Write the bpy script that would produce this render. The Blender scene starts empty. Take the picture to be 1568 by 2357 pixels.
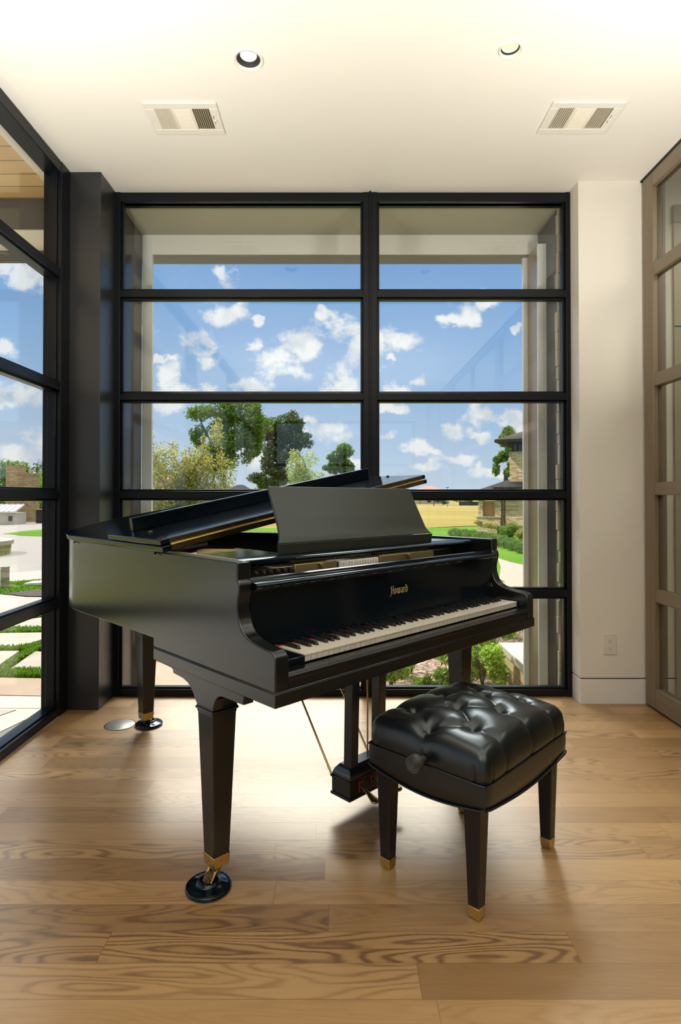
import bpy, bmesh, math, random
from math import pi, sin, cos, atan, radians, sqrt, hypot
from mathutils import Vector, Matrix
import numpy as np

SC = bpy.context.scene
COL = SC.collection
random.seed(7)

# ------------------------------------------------------------------ helpers
class MB:
    """collects shapes, then links them as ONE mesh object"""
    def __init__(s, T=None):
        s.v = []; s.f = []; s.T = T
    def add(s, vs, fs):
        b = len(s.v)
        if s.T: vs = [s.T(*p) for p in vs]
        s.v += [tuple(p) for p in vs]
        s.f += [tuple(i + b for i in f) for f in fs]
        return s
    def box(s, x0, x1, y0, y1, z0, z1):
        return s.add([(x0,y0,z0),(x1,y0,z0),(x1,y1,z0),(x0,y1,z0),(x0,y0,z1),(x1,y0,z1),(x1,y1,z1),(x0,y1,z1)],
                     [(0,3,2,1),(4,5,6,7),(0,1,5,4),(1,2,6,5),(2,3,7,6),(3,0,4,7)])
    def prism(s, poly, a0, a1, axis='x'):
        """2-D polygon extruded along an axis; axis x: (y,z), y: (x,z), z: (x,y)"""
        n = len(poly)
        def p(a, q):
            return (a,q[0],q[1]) if axis == 'x' else (q[0],a,q[1]) if axis == 'y' else (q[0],q[1],a)
        vs = [p(a0,q) for q in poly] + [p(a1,q) for q in poly]
        fs = [tuple(range(n))[::-1], tuple(range(n, 2*n))]
        fs += [(i, (i+1) % n, n+(i+1) % n, n+i) for i in range(n)]
        return s.add(vs, fs)
    def loft(s, loops, cap=True, closed=True):
        n = len(loops[0]); vs = [p for l in loops for p in l]; fs = []
        m = n if closed else n-1
        for k in range(len(loops)-1):
            for i in range(m):
                j = (i+1) % n
                fs.append((k*n+i, k*n+j, (k+1)*n+j, (k+1)*n+i))
        if cap:
            fs.append(tuple(range(n))[::-1]); fs.append(tuple(range((len(loops)-1)*n, len(loops)*n)))
        return s.add(vs, fs)
    def taper(s, c0, w0, d0, z0, c1, w1, d1, z1):
        def r(c, w, d, z): return [(c[0]-w/2,c[1]-d/2,z),(c[0]+w/2,c[1]-d/2,z),(c[0]+w/2,c[1]+d/2,z),(c[0]-w/2,c[1]+d/2,z)]
        return s.loft([r(c0,w0,d0,z0), r(c1,w1,d1,z1)])
    def tube(s, pts, r, n=10, cap=True):
        pts = [Vector(p) for p in pts]; loops = []
        for i, p in enumerate(pts):
            d = (pts[min(i+1,len(pts)-1)] - pts[max(i-1,0)]).normalized()
            up = Vector((0,0,1)) if abs(d.z) < .95 else Vector((1,0,0))
            a = d.cross(up).normalized(); b = a.cross(d)
            rr = r[i] if isinstance(r,(list,tuple)) else r
            loops.append([tuple(p + a*rr*cos(2*pi*k/n) + b*rr*sin(2*pi*k/n)) for k in range(n)])
        return s.loft(loops, cap)
    def lathe(s, prof, c=(0,0,0), n=40, M=None, cap=True):
        loops = []
        for r, z in prof:
            l = []
            for k in range(n):
                p = Vector((r*cos(2*pi*k/n), r*sin(2*pi*k/n), z))
                if M: p = M @ p
                l.append((p.x+c[0], p.y+c[1], p.z+c[2]))
            loops.append(l)
        return s.loft(loops, cap)
    def ball(s, c, r, n=12, m=8, sc=(1,1,1)):
        loops = []
        for j in range(1, m):
            t = pi*j/m
            loops.append([(c[0]+r*sc[0]*sin(t)*cos(2*pi*k/n), c[1]+r*sc[1]*sin(t)*sin(2*pi*k/n), c[2]-r*sc[2]*cos(t)) for k in range(n)])
        return s.loft(loops)
    def build(s, name, mat=None, parent=None, bevel=0, smooth=None, seg=2, sub=0):
        me = bpy.data.meshes.new(name); me.from_pydata(s.v, [], s.f); me.validate()
        bm = bmesh.new(); bm.from_mesh(me); bmesh.ops.recalc_face_normals(bm, faces=bm.faces); bm.to_mesh(me); bm.free()
        o = bpy.data.objects.new(name, me); COL.objects.link(o)
        if mat: me.materials.append(mat)
        if smooth is not None:
            for p in me.polygons: p.use_smooth = True
            if smooth < 180: me.set_sharp_from_angle(angle=radians(smooth))
        if bevel:
            m = o.modifiers.new('bevel','BEVEL'); m.width = bevel; m.segments = seg; m.limit_method = 'ANGLE'; m.angle_limit = radians(40)
            for p in me.polygons: p.use_smooth = True
            me.set_sharp_from_angle(angle=radians(35))
        if sub:
            m = o.modifiers.new('sub','SUBSURF'); m.levels = sub; m.render_levels = sub
        if parent: o.parent = parent
        return o

def tag(o, label, cat, group=None, kind=None):
    o['label'] = label; o['category'] = cat
    if group: o['group'] = group
    if kind: o['kind'] = kind
    return o
def struct(o, label=None, cat=None):
    o['kind'] = 'structure'
    if label: o['label'] = label
    if cat: o['category'] = cat
    return o
def empty(name, loc, rz=0, label=None, cat=None, group=None):
    o = bpy.data.objects.new(name, None); COL.objects.link(o); o.empty_display_size = .1
    o.location = loc; o.rotation_euler = (0,0,rz)
    if label: tag(o, label, cat, group)
    return o

# ------------------------------------------------------------------ materials
class NT:
    def __init__(s, name):
        s.m = bpy.data.materials.new(name); s.m.use_nodes = True
        s.t = s.m.node_tree; s.t.nodes.clear()
    def n(s, typ, ins=None, **kw):
        nd = s.t.nodes.new('ShaderNode'+typ)
        for k, v in kw.items(): setattr(nd, k, v)
        for k, v in (ins or {}).items(): s.set(nd, k, v)
        return nd
    def set(s, nd, k, v):
        sock = nd.inputs[k]
        if isinstance(v, bpy.types.NodeSocket): s.t.links.new(v, sock)
        elif isinstance(v, bpy.types.Node): s.t.links.new(v.outputs[0], sock)
        else:
            if isinstance(v, (tuple, list)) and len(v) == 3 and sock.type == 'RGBA': v = (*v, 1)
            sock.default_value = v
    def math(s, op, a, b=0, c=0): return s.n('Math', {0:a, 1:b, 2:c}, operation=op).outputs[0]
    def vec(s, x, y, z=0): return s.n('CombineXYZ', {0:x, 1:y, 2:z}).outputs[0]
    def mix(s, f, a, b):
        nd = s.n('Mix', data_type='RGBA'); s.set(nd, 0, f); s.set(nd, 6, a); s.set(nd, 7, b); return nd.outputs[2]
    def ramp(s, f, stops):
        nd = s.n('ValToRGB', {0:f}); e = nd.color_ramp.elements
        while len(e) < len(stops): e.new(.5)
        for i, (p, c) in enumerate(stops):
            e[i].position = p; e[i].color = (*c, 1) if len(c) == 3 else c
        return nd.outputs[0]
    def noise(s, v, scale=1, detail=4, rough=.5, dist=0):
        return s.n('TexNoise', {'Vector':v, 'Scale':scale, 'Detail':detail, 'Roughness':rough, 'Distortion':dist}).outputs[0]
    def obj(s): return s.n('TexCoord').outputs['Object']
    def sep(s, v): return s.n('SeparateXYZ', {0:v}).outputs
    def bump(s, h, strength=.2, dist=.01): return s.n('Bump', {'Height':h, 'Strength':strength, 'Distance':dist}).outputs[0]
    def out(s, sh):
        o = s.n('OutputMaterial'); s.t.links.new(sh.outputs[0] if isinstance(sh, bpy.types.Node) else sh, o.inputs[0]); return s.m
    def pbr(s, color, rough=.5, metal=0, spec=.5, coat=0, coat_rough=.1, normal=None, coat_ior=1.5, ior=1.5, tint=None):
        d = {'Base Color':color, 'Roughness':rough, 'Metallic':metal, 'Specular IOR Level':spec, 'Coat Weight':coat, 'Coat Roughness':coat_rough, 'Coat IOR':coat_ior, 'IOR':ior}
        if normal: d['Normal'] = normal
        if tint: d['Specular Tint'] = (*tint, 1)
        return s.n('BsdfPrincipled', d)

def lin(r, g, b):
    f = lambda c: (c/255/12.92) if c/255 <= .04045 else ((c/255+.055)/1.055)**2.4
    return (f(r), f(g), f(b))

def simple(name, rgb, rough=.5, metal=0, spec=.5, coat=0, coat_rough=.1, var=.06, scale=6, bump=0, bscale=60, tint=None, emit=0):
    """plain finish with a little procedural variation"""
    t = NT(name); v = t.obj()
    n = t.noise(v, scale, 4)
    c0 = tuple(x*(1-var) for x in rgb); c1 = tuple(min(1, x*(1+var)) for x in rgb)
    col = t.mix(n, c0, c1)
    nor = t.bump(t.noise(v, bscale, 3), bump, .002) if bump else None
    p = t.pbr(col, rough, metal, spec, coat, coat_rough, nor, tint=tint)
    if emit: t.set(p, 'Emission Color', col); t.set(p, 'Emission Strength', emit)
    return t.out(p)

M = {}
M['ceiling'] = simple('ceiling_paint', (.88,.85,.775), .7, var=.01, bump=.05, bscale=200)
M['wall'] = simple('wall_paint', (.78,.745,.665), .6, var=.01, bump=.05, bscale=200)
M['base'] = simple('baseboard_paint', (.80,.775,.72), .4, var=.01)
M['gap'] = simple('shadow_gap', (.03,.03,.03), .8)
M['frame'] = simple('window_frame_metal', (.0065,.008,.011), .28, 0, .22, var=.15, scale=3)
M['column'] = simple('column_steel', (.018,.0185,.020), .34, 0, .6, var=.15, scale=8, bump=.06, bscale=300)
M['black'] = simple('piano_polish', (.0025,.0055,.0095), .10, 0, .55, var=.2, scale=3, tint=(.62,.82,1))
M['satin'] = simple('piano_satin', (.0055,.006,.0065), .22, 0, .85, var=.2, scale=4, tint=(.85,.93,1), bump=.03, bscale=25)
M['desk'] = simple('piano_desk_satin', (.032,.035,.031), .36, 0, .6, var=.1, scale=4, tint=(.85,.95,1))
M['brass'] = simple('brass', (.62,.46,.18), .24, 1, var=.1)
M['brassl'] = simple('gold_lettering', (.70,.53,.24), .5)
M['brassd'] = simple('brass_aged', (.36,.27,.12), .22, 1, var=.25, scale=20)
M['goldplate'] = simple('iron_plate_gold', (.40,.31,.15), .38, .7, var=.15)
M['ivory'] = simple('key_white', (.74,.70,.61), .25, 0, .5, var=.02)
M['ebony'] = simple('key_black', (.012,.012,.013), .3, 0, .5)
M['felt'] = simple('red_felt', (.62,.012,.04), .9, var=.2, scale=60)
M['crimson'] = simple('crimson_felt', (.32,.02,.10), .9, var=.2, scale=60)
M['whitefelt'] = simple('white_felt', (.72,.70,.64), .9)
M['wheel'] = simple('caster_wheel_brown', (.10,.062,.035), .35, .4)
M['steel'] = simple('string_steel', (.5,.5,.48), .3, 1)
M['woodedge'] = simple('rim_wood', (.62,.52,.30), .4)
M['leather'] = simple('black_leather', (.006,.007,.0085), .29, 0, .85, var=.15, scale=5, bump=.06, bscale=500, tint=(.8,.92,1))
M['darkwood'] = simple('bench_leg_black', (.008,.0075,.010), .32, 0, .4, var=.1)
M['knob'] = simple('knob_grey_plastic', (.05,.05,.05), .38)
M['white'] = simple('white_plastic', (.84,.81,.73), .4, var=.01)
M['plate'] = simple('outlet_plastic', (.72,.68,.60), .35, var=.01)
M['dark'] = simple('dark_recess', (.02,.017,.014), .6)
M['ventdark'] = simple('vent_shade', (.26,.235,.165), .8)
M['slat'] = simple('vent_slat', (.74,.69,.56), .5, var=.01)
M['lens'] = simple('lamp_lens', (.80,.74,.64), .25, 0, .5, var=.04, scale=60, emit=.75)
M['lensg'] = simple('lamp_lens_green', (.60,.68,.44), .15, 0, .5, var=.30, scale=120, emit=.6)
M['brushed'] = simple('brushed_steel_cover', (.36,.34,.32), .45, .7, var=.15, scale=40)
M['canopy_pale'] = simple('canopy_pale_panel', (.90,.85,.78), .5, var=.03)
M['canopy_olive'] = simple('canopy_olive_soffit', (.36,.345,.25), .55, var=.05)
M['canopy_dark'] = simple('canopy_dark_metal', (.15,.145,.135), .65, 0, .15, var=.1)
M['jamb_dark'] = simple('bronze_jamb', (.035,.028,.024), .14, .0, .25, var=.1, scale=2)
M['jamb_brown'] = simple('bronze_flange', (.30,.22,.145), .25, .1, var=.1, scale=2, bump=.25, bscale=4)
M['jamb_light'] = simple('aluminium_flange', (.84,.84,.82), .35, .0, var=.03)
M['concrete'] = simple('concrete', (.35,.305,.27), .8, var=.1, scale=2, bump=.2, bscale=30)
M['drive'] = simple('drive_paving', (.27,.235,.215), .85, var=.12, scale=3, bump=.2, bscale=20)
M['path'] = simple('tan_path', (.345,.265,.20), .85, var=.08, scale=3)
M['flag'] = simple('flagstone', (.37,.315,.26), .75, var=.22, scale=3, bump=.5, bscale=9)
M['flagb'] = simple('flagstone_brown', (.33,.235,.16), .75, var=.2, scale=4, bump=.6, bscale=9)
M['flagp'] = simple('patio_pale', (.48,.44,.37), .75, var=.06, scale=4)
M['grey_strip'] = simple('strip_grey', (.17,.165,.145), .8, var=.25, scale=5)
M['roofdark'] = simple('roof_dark_metal', (.030,.025,.023), .85, 0, .1, var=.25, scale=6)
M['roofred'] = simple('roof_red_tile', (.48,.17,.10), .8, var=.25, scale=2)
M['stucco'] = simple('stucco', (.55,.45,.38), .9, var=.1, scale=1)
M['tanboard'] = simple('tan_board', (.56,.32,.14), .7, var=.08, scale=3)
M['trunk'] = simple('bark', (.085,.062,.042), .9, var=.3, scale=10)
M['mulch'] = simple('dark_mulch', (.055,.038,.03), .95, var=.6, scale=14, bump=1, bscale=30)
M['cap'] = simple('stone_cap', (.46,.40,.32), .7, var=.06, scale=6)
M['fence'] = simple('dark_fence', (.035,.030,.027), .8, var=.3, scale=2)
M['shedroof'] = simple('white_metal_roof', (.62,.62,.62), .5, var=.1, scale=2)
M['purple'] = simple('purple_petal', (.20,.06,.36), .6)
M['wood_out'] = simple('tower_window', (.02,.025,.03), .15)

def floor_mat():
    t = NT('oak_floor'); v = t.obj(); x, y, z = t.sep(v)
    W, L = .108, 1.25
    r = t.math('DIVIDE', y, W); row = t.math('FLOOR', r); fy = t.math('FRACT', r)
    rr = t.n('TexWhiteNoise', {'W':row}, noise_dimensions='1D').outputs[0]
    xx = t.math('ADD', t.math('DIVIDE', x, L), t.math('MULTIPLY', rr, 7.31))
    colid = t.math('FLOOR', xx); fx = t.math('FRACT', xx)
    wn = t.n('TexWhiteNoise', {'Vector':t.vec(row, colid, 3)}, noise_dimensions='3D')
    idv = wn.outputs[0]; i1, i2, i3 = t.sep(wn.outputs[1])
    ox = t.math('MULTIPLY', i1, 40); oy = t.math('MULTIPLY', i2, 40)
    # cathedral figure: contour lines of a stretched noise field
    field = t.noise(t.vec(t.math('ADD', t.math('MULTIPLY', x, 1.3), ox), t.math('ADD', t.math('MULTIPLY', y, 9), oy)), 1, 1.5, .4)
    rings = t.math('SINE', t.math('ADD', t.math('MULTIPLY', field, 125), t.math('MULTIPLY', t.noise(t.vec(t.math('MULTIPLY', x, 14), t.math('MULTIPLY', y, 60)), 1, 3), 3)))
    rings = t.math('POWER', t.math('ADD', t.math('MULTIPLY', rings, .5), .5), 2.2)
    fine = t.noise(t.vec(t.math('ADD', t.math('MULTIPLY', x, 6), ox), t.math('ADD', t.math('MULTIPLY', y, 170), oy)), 1, 4, .6)
    broad = t.noise(t.vec(t.math('ADD', t.math('MULTIPLY', x, 2.2), oy), t.math('ADD', t.math('MULTIPLY', y, 16), ox)), 1, 4, .55)
    knot = t.n('MapRange', {0:t.noise(t.vec(t.math('ADD', t.math('MULTIPLY', x, 7), oy), t.math('ADD', t.math('MULTIPLY', y, 22), ox)), 1, 2, .5), 1:.70, 2:.80}).outputs[0]
    f = t.math('ADD', t.math('MULTIPLY', rings, t.math('ADD', t.math('MULTIPLY', t.math('POWER', i3, 2), .42), .10)), t.math('MULTIPLY', fine, .42))
    f = t.math('ADD', f, t.math('MULTIPLY', t.math('SUBTRACT', broad, .5), .6))
    base = t.ramp(f, [(0, (.47,.295,.135)), (.38, (.365,.212,.086)), (.68, (.20,.106,.041)), (1, (.095,.048,.02))])
    tone = t.ramp(idv, [(0, (.74,.68,.60)), (.4, (.95,.93,.90)), (.75, (1.06,1.05,1.02)), (1, (1.22,1.24,1.25))])
    mul = t.n('Mix', data_type='RGBA', blend_type='MULTIPLY'); t.set(mul, 0, 1.); t.set(mul, 6, base); t.set(mul, 7, tone)
    c = t.mix(t.math('MULTIPLY', knot, .6), mul.outputs[2], (.10,.05,.025))
    ey = t.math('MINIMUM', fy, t.math('SUBTRACT', 1, fy)); ex = t.math('MULTIPLY', t.math('MINIMUM', fx, t.math('SUBTRACT', 1, fx)), L/W)
    e = t.math('MINIMUM', ey, ex)
    gap = t.n('MapRange', {0:e, 1:.004, 2:.016, 3:.55, 4:0}).outputs[0]
    c = t.mix(gap, c, (.10,.055,.025))
    h = t.math('SUBTRACT', t.math('MULTIPLY', f, -.25), gap)
    rough = t.math('ADD', .26, t.math('MULTIPLY', fine, .16))
    p = t.pbr(c, t.math('ADD', .30, t.math('MULTIPLY', fine, .12)), 0, .5, 0, .20, t.bump(h, .10, .002), ior=2.5)
    t.set(p, 'Specular Tint', (1,.86,.70,1))
    return t.out(p)
M['floor'] = floor_mat()

def wood_mat(name, c0, c1, vertical=True):
    t = NT(name); v = t.obj(); x, y, z = t.sep(v)
    if vertical: w = t.vec(t.math('MULTIPLY', x, 60), t.math('MULTIPLY', y, 60), t.math('MULTIPLY', z, 3))
    else: w = t.vec(t.math('MULTIPLY', x, 60), t.math('MULTIPLY', y, 3), t.math('MULTIPLY', z, 60))
    n = t.noise(w, 1, 5, .6); n2 = t.noise(v, 2, 3)
    return t.out(t.pbr(t.mix(t.math('ADD', t.math('MULTIPLY', n, .7), t.math('MULTIPLY', n2, .3)), c0, c1), .42))
M['greywood'] = wood_mat('grey_oak', lin(98,84,66), lin(142,124,100))
M['greywoodh'] = wood_mat('grey_oak_rail', lin(104,90,72), lin(150,133,110), False)
M['palewood'] = wood_mat('pale_oak', lin(150,132,102), lin(188,170,138))

def soffit_mat():
    t = NT('tan_plank_soffit'); v = t.obj(); x, y, z = t.sep(v)
    f = t.math('FRACT', t.math('DIVIDE', y, .14)); row = t.math('FLOOR', t.math('DIVIDE', y, .14))
    rn = t.n('TexWhiteNoise', {'W':row}, noise_dimensions='1D').outputs[0]
    g = t.noise(t.vec(t.math('MULTIPLY', x, 3), t.math('MULTIPLY', y, 50)), 1, 4)
    c = t.mix(t.math('ADD', t.math('MULTIPLY', rn, .5), t.math('MULTIPLY', g, .4)), lin(224,182,120), lin(250,226,176))
    gap = t.math('LESS_THAN', f, .05)
    return t.out(t.pbr(t.mix(gap, c, lin(120,85,45)), .6))
M['soffit'] = soffit_mat()

def stone_mat(name, c0, c1, c2, bw=.34, rh=.10, mortar=.010):
    t = NT(name); v = t.obj(); x, y, z = t.sep(v)
    jit = t.noise(v, 5, 2)
    w = t.vec(t.math('ADD', t.math('ADD', x, t.math('MULTIPLY', y, .83)), t.math('MULTIPLY', jit, .10)), t.math('ADD', z, t.math('MULTIPLY', jit, .05)))
    br = t.n('TexBrick', {'Vector':w, 'Color1':(0,0,0,1), 'Color2':(1,1,1,1), 'Mortar':(.5,.5,.5,1), 'Scale':1, 'Mortar Size':mortar, 'Brick Width':bw, 'Row Height':rh}, offset=.37)
    bid = t.sep(br.outputs[0])[0]
    n = t.noise(v, 9, 5, .6)
    c = t.ramp(t.math('ADD', t.math('MULTIPLY', bid, .75), t.math('MULTIPLY', n, .30)), [(0, c0), (.45, c1), (1, c2)])
    c = t.mix(br.outputs[1], c, tuple(q*.55 for q in c1))
    h = t.math('SUBTRACT', t.math('ADD', t.math('MULTIPLY', n, .5), t.math('MULTIPLY', bid, .4)), br.outputs[1])
    return t.out(t.pbr(c, .85, normal=t.bump(h, .7, .02)))
M['stone'] = stone_mat('ledge_stone', (.30,.165,.07), (.70,.50,.29), (.84,.70,.49), .28, .075, .007)
M['stonewall'] = stone_mat('garden_wall_stone', (.26,.17,.07), (.42,.30,.15), (.52,.41,.24), .26, .10, .010)
M['stonedark'] = stone_mat('brown_stone', (.12,.085,.05), (.22,.16,.095), (.32,.25,.16), .3, .09)

def grass_mat(name, c0, c1, c2, scale=.35):
    t = NT(name); v = t.obj()
    a = t.noise(v, scale, 5, .6); b = t.noise(v, 30, 3)
    c = t.ramp(t.math('ADD', t.math('MULTIPLY', a, .75), t.math('MULTIPLY', b, .25)), [(.3, c0), (.5, c1), (.7, c2)])
    return t.out(t.pbr(c, .95, spec=.1, normal=t.bump(b, .6, .03)))
M['dryfield'] = grass_mat('dry_field_grass', lin(118,106,46), lin(146,128,66), lin(164,146,88), .06)
M['lawn'] = grass_mat('lawn_grass', lin(66,108,14), lin(84,124,22), lin(104,140,34))
M['terrain'] = grass_mat('terrain_grass', lin(96,104,48), lin(120,118,62), lin(138,130,78), .12)

def bark_chip_mat():
    t = NT('bark_chips'); v = t.obj()
    vo = t.n('TexVoronoi', {'Vector':v, 'Scale':38})
    d = t.sep(vo.outputs[1])[0]
    c = t.ramp(t.math('ADD', t.math('MULTIPLY', d, .8), t.math('MULTIPLY', t.noise(v, 3, 3), .2)), [(0, lin(70,50,42)), (.4, lin(140,112,95)), (.8, lin(190,164,146)), (1, lin(214,196,180))])
    return t.out(t.pbr(c, .95, normal=t.bump(vo.outputs[0], 1, .02)))
M['chips'] = bark_chip_mat()

def leaf_mat(name, c0, c1, c2, trans=.35):
    t = NT(name)
    r = t.n('NewGeometry').outputs['Random Per Island']
    c = t.ramp(r, [(0, c0), (.5, c1), (1, c2)])
    p = t.pbr(c, .5, spec=.3)
    tr = t.n('BsdfTranslucent', {0:c})
    return t.out(t.n('MixShader', {0:trans, 1:p.outputs[0], 2:tr.outputs[0]}))
M['leafdark'] = leaf_mat('leaf_dark', lin(38,58,18), lin(60,84,24), lin(96,124,40))
M['leafmid'] = leaf_mat('leaf_mid', lin(62,92,22), lin(96,130,36), lin(136,165,54))
M['leafpale'] = leaf_mat('leaf_pale', lin(130,140,62), lin(172,182,94), lin(214,218,144))
M['leafolive'] = leaf_mat('leaf_olive', lin(112,114,42), lin(166,162,72), lin(212,206,124))
M['leafbright'] = leaf_mat('leaf_bright', lin(96,140,28), lin(150,188,52), lin(200,220,96))
M['leafbox'] = leaf_mat('leaf_boxwood', lin(60,88,34), lin(92,122,52), lin(136,160,84))
M['blade'] = leaf_mat('grass_blade', lin(70,116,14), lin(96,142,22), lin(132,170,42))

def glass_mat(name, tint=(.96,.98,.97), refl=1.0):
    t = NT(name)
    g = t.n('NewGeometry')
    cs = t.math('ABSOLUTE', t.n('VectorMath', {0:g.outputs['Incoming'], 1:g.outputs['Normal']}, operation='DOT_PRODUCT').outputs['Value'])
    fr = t.math('ADD', .03, t.math('MULTIPLY', .97, t.math('POWER', t.math('SUBTRACT', 1, cs), 5)))
    smear = t.noise(t.obj(), 14, 4)
    tr = t.n('BsdfTransparent', {0:tint}); gl = t.n('BsdfGlossy', {0:(1,1,1), 1:t.math('MULTIPLY', smear, .02)})
    return t.out(t.n('MixShader', {0:t.math('MULTIPLY', fr, refl), 1:tr.outputs[0], 2:gl.outputs[0]}))
M['glass'] = glass_mat('window_glass')
M['doorglass'] = glass_mat('door_glass', (.82,.84,.80))

# ------------------------------------------------------------------ camera
cam = bpy.data.cameras.new('camera'); co = bpy.data.objects.new('camera', cam); COL.objects.link(co)
cam.sensor_fit = 'VERTICAL'; cam.sensor_height = 36; cam.sensor_width = 24
cam.lens = 1343.7/2357*36
cam.shift_x = 4.7/2357; cam.shift_y = -47.6/2357
cam.clip_start = .02; cam.clip_end = 2000
co.location = (0,0,1.194); co.rotation_euler = (pi/2 + atan(.0114), 0, 0)
SC.camera = co

# ------------------------------------------------------------------ room shell
XL, XR, YB, H = -1.526, 1.772, 3.5186, 3.05
fl = MB().box(-1.53, 4.2, -4.6, YB+.02, -.2, 0).build('floor', M['floor']); struct(fl)
# ceiling sheet with openings for the three recessed lamps
LIGHTS = [(-.381, 2.450, .052), (.711, 2.393, .040), (.340, 2.108, .040)]
def ceiling():
    q = .09; m = MB()
    xs = sorted([-1.62, 4.2]+[c[0]+s_*q for c in LIGHTS for s_ in (-1,1)]); ys_ = sorted([-4.6, YB+.10]+[c[1]+s_*q for c in LIGHTS for s_ in (-1,1)])
    for i in range(len(xs)-1):
        for j in range(len(ys_)-1):
            mx, my = (xs[i]+xs[i+1])/2, (ys_[j]+ys_[j+1])/2
            if any(abs(mx-c[0]) < q and abs(my-c[1]) < q for c in LIGHTS): continue
            m.add([(xs[i],ys_[j],H),(xs[i],ys_[j+1],H),(xs[i+1],ys_[j+1],H),(xs[i+1],ys_[j],H)], [(0,1,2,3)])
    for cx, cy, r in LIGHTS:
        n = 48
        for k in range(n):
            p = []
            for kk in (k, k+1):
                a = 2*pi*kk/n; c_, s_ = cos(a), sin(a); f_ = q/max(abs(c_),abs(s_))
                p.append(((cx+r*c_,cy+r*s_,H),(cx+f_*c_,cy+f_*s_,H)))
            m.add([p[0][0],p[0][1],p[1][1],p[1][0]], [(0,1,2,3)])
    m.box(-1.62,4.2,-4.6,YB+.10,3.2,3.4)
    return struct(m.build('ceiling', M['ceiling']))
ceiling()
# pier and end wall right of the back window (continues past the door)
w = MB().box(1.405, 4.2, 3.40, 3.62, .150, H).build('wall_back', M['wall']); struct(w)
struct(MB().box(1.412, 4.2, 3.407, 3.60, .140, .152).build('trim_1', M['gap']))
struct(MB().box(1.405, 4.2, 3.40, 3.62, 0, .1425).build('baseboard_back', M['base']))
struct(MB().box(4.2, 4.4, -4.6, 3.62, 0, H).build('wall_right', simple('hall_dark_paneling', (.05,.045,.04), .5)))
m = MB(); m.box(-1.7,-1.3,-4.8,-4.6,0,H); m.box(1.55,4.4,-4.8,-4.6,0,H); m.box(-1.3,1.55,-4.8,-4.6,2.75,H); m.box(-1.3,1.55,-4.8,-4.6,0,.1)
struct(m.build('wall_front', M['wall']))

# steel corner column
struct(MB().box(-1.532, -1.353, 3.302, YB+.03, 0, H).build('column', M['column'], bevel=.003), 'black steel corner column between the two windows', 'column')

RAILS = [2.433, 1.808, 1.213, .618]
def panes(parent, spans, zs, mk):
    for a0, a1 in spans:
        for z0, z1 in zs: mk(a0, a1, z0, z1)
ZS = []
edges_z = [.045] + [z for r in reversed(RAILS) for z in (r-.026, r+.026)] + [3.0]
ZS = [(edges_z[i], edges_z[i+1]) for i in range(0, len(edges_z), 2)]
# back window
f = MB()
x0, x1, xm = -1.367, 1.398, .192
for a, b, c, d, y0, y1 in [(x0,x0+.045,0,H,YB,YB+.09),(x1-.020,x1+.02,0,H,YB,YB+.09),(xm-.043,xm+.043,0,H,YB,YB+.09),
                           (x0+.001,x1-.001,.0005,.042,YB+.003,YB+.088),(x0+.001,x1-.001,2.992,H-.001,YB+.003,YB+.088)]:
    f.box(a,b,y0,y1,c,d)
f.box(xm-.006, xm+.006, YB-.014, YB+.01, 0, H)
for r in RAILS: f.box(x0+.01, x1-.01, YB+.004, YB+.085, r-.022, r+.022)
for a0, a1 in ((x0+.045, xm-.043), (xm+.043, x1-.020)):        # glazing beads round every pane
    for z0, z1 in ZS:
        z0 -= .004; z1 += .004
        for q in (.0,):
            f.box(a0,a0+.014,YB+.022,YB+.06,z0,z1); f.box(a1-.014,a1,YB+.022,YB+.06,z0,z1)
            f.box(a0,a1,YB+.022,YB+.06,z0,z0+.012); f.box(a0,a1,YB+.022,YB+.06,z1-.012,z1)
win = f.build('window_1', M['frame'], bevel=.003); struct(win, 'wide black steel back window of ten panes', 'window')
for a0, a1 in ((x0+.045, xm-.043), (xm+.043, x1-.020)):
    for z0, z1 in ZS: MB().box(a0-.004, a1+.004, YB+.056, YB+.062, z0-.01, z1+.01).build('glass_pane', M['glass'], win)
# window behind the camera
m = MB(); m.box(-1.3,-1.25,-4.72,-4.64,.1,2.75); m.box(1.5,1.55,-4.72,-4.64,.1,2.75); m.box(.10,.15,-4.72,-4.64,.1,2.75)
for z in (.12,.98,1.86,2.73): m.box(-1.3,1.55,-4.715,-4.645,z-.025,z+.025)
w3 = struct(m.build('window_3', M['frame']))
MB().box(-1.27,1.52,-4.684,-4.678,.12,2.73).build('glass_pane', M['glass'], w3)
# left window wall
f = MB(); XO = XL-.10
ys = [-4.5, -1.4, .9, 3.215]
f.box(XO+.002, XL-.002, -4.6, 3.309, .0005, .045); f.box(XO+.002, XL-.002, -4.6, 3.309, 2.985, H-.001)
f.box(XO, XL, 3.200, 3.31, 0, H)
for yy in ys[:-1]: f.box(XO, XL, yy-.04, yy+.04, 0, H)
for r in RAILS: f.box(XO+.005, XL-.004, -4.5, 3.25, r-.024, r+.024)
for i in range(3):
    a0, a1 = ys[i]+.04, (ys[i+1]-.04 if i < 2 else 3.200)
    for z0, z1 in ZS:
        z0 -= .004; z1 += .004
        f.box(XO+.03,XL-.022,a0,a0+.012,z0,z1); f.box(XO+.03,XL-.022,a1-.012,a1,z0,z1)
        f.box(XO+.03,XL-.022,a0,a1,z0,z0+.012); f.box(XO+.03,XL-.022,a0,a1,z1-.012,z1)
win2 = f.build('window_2', M['frame'], bevel=.003); struct(win2, 'black steel window wall along the left side', 'window')
for i in range(3):
    a0, a1 = ys[i]+.04, (ys[i+1]-.04 if i < 2 else 3.200)
    for z0, z1 in ZS: MB().box(XL-.062, XL-.056, a0-.004, a1+.004, z0-.01, z1+.01).build('glass_pane', M['glass'], win2)

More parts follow.
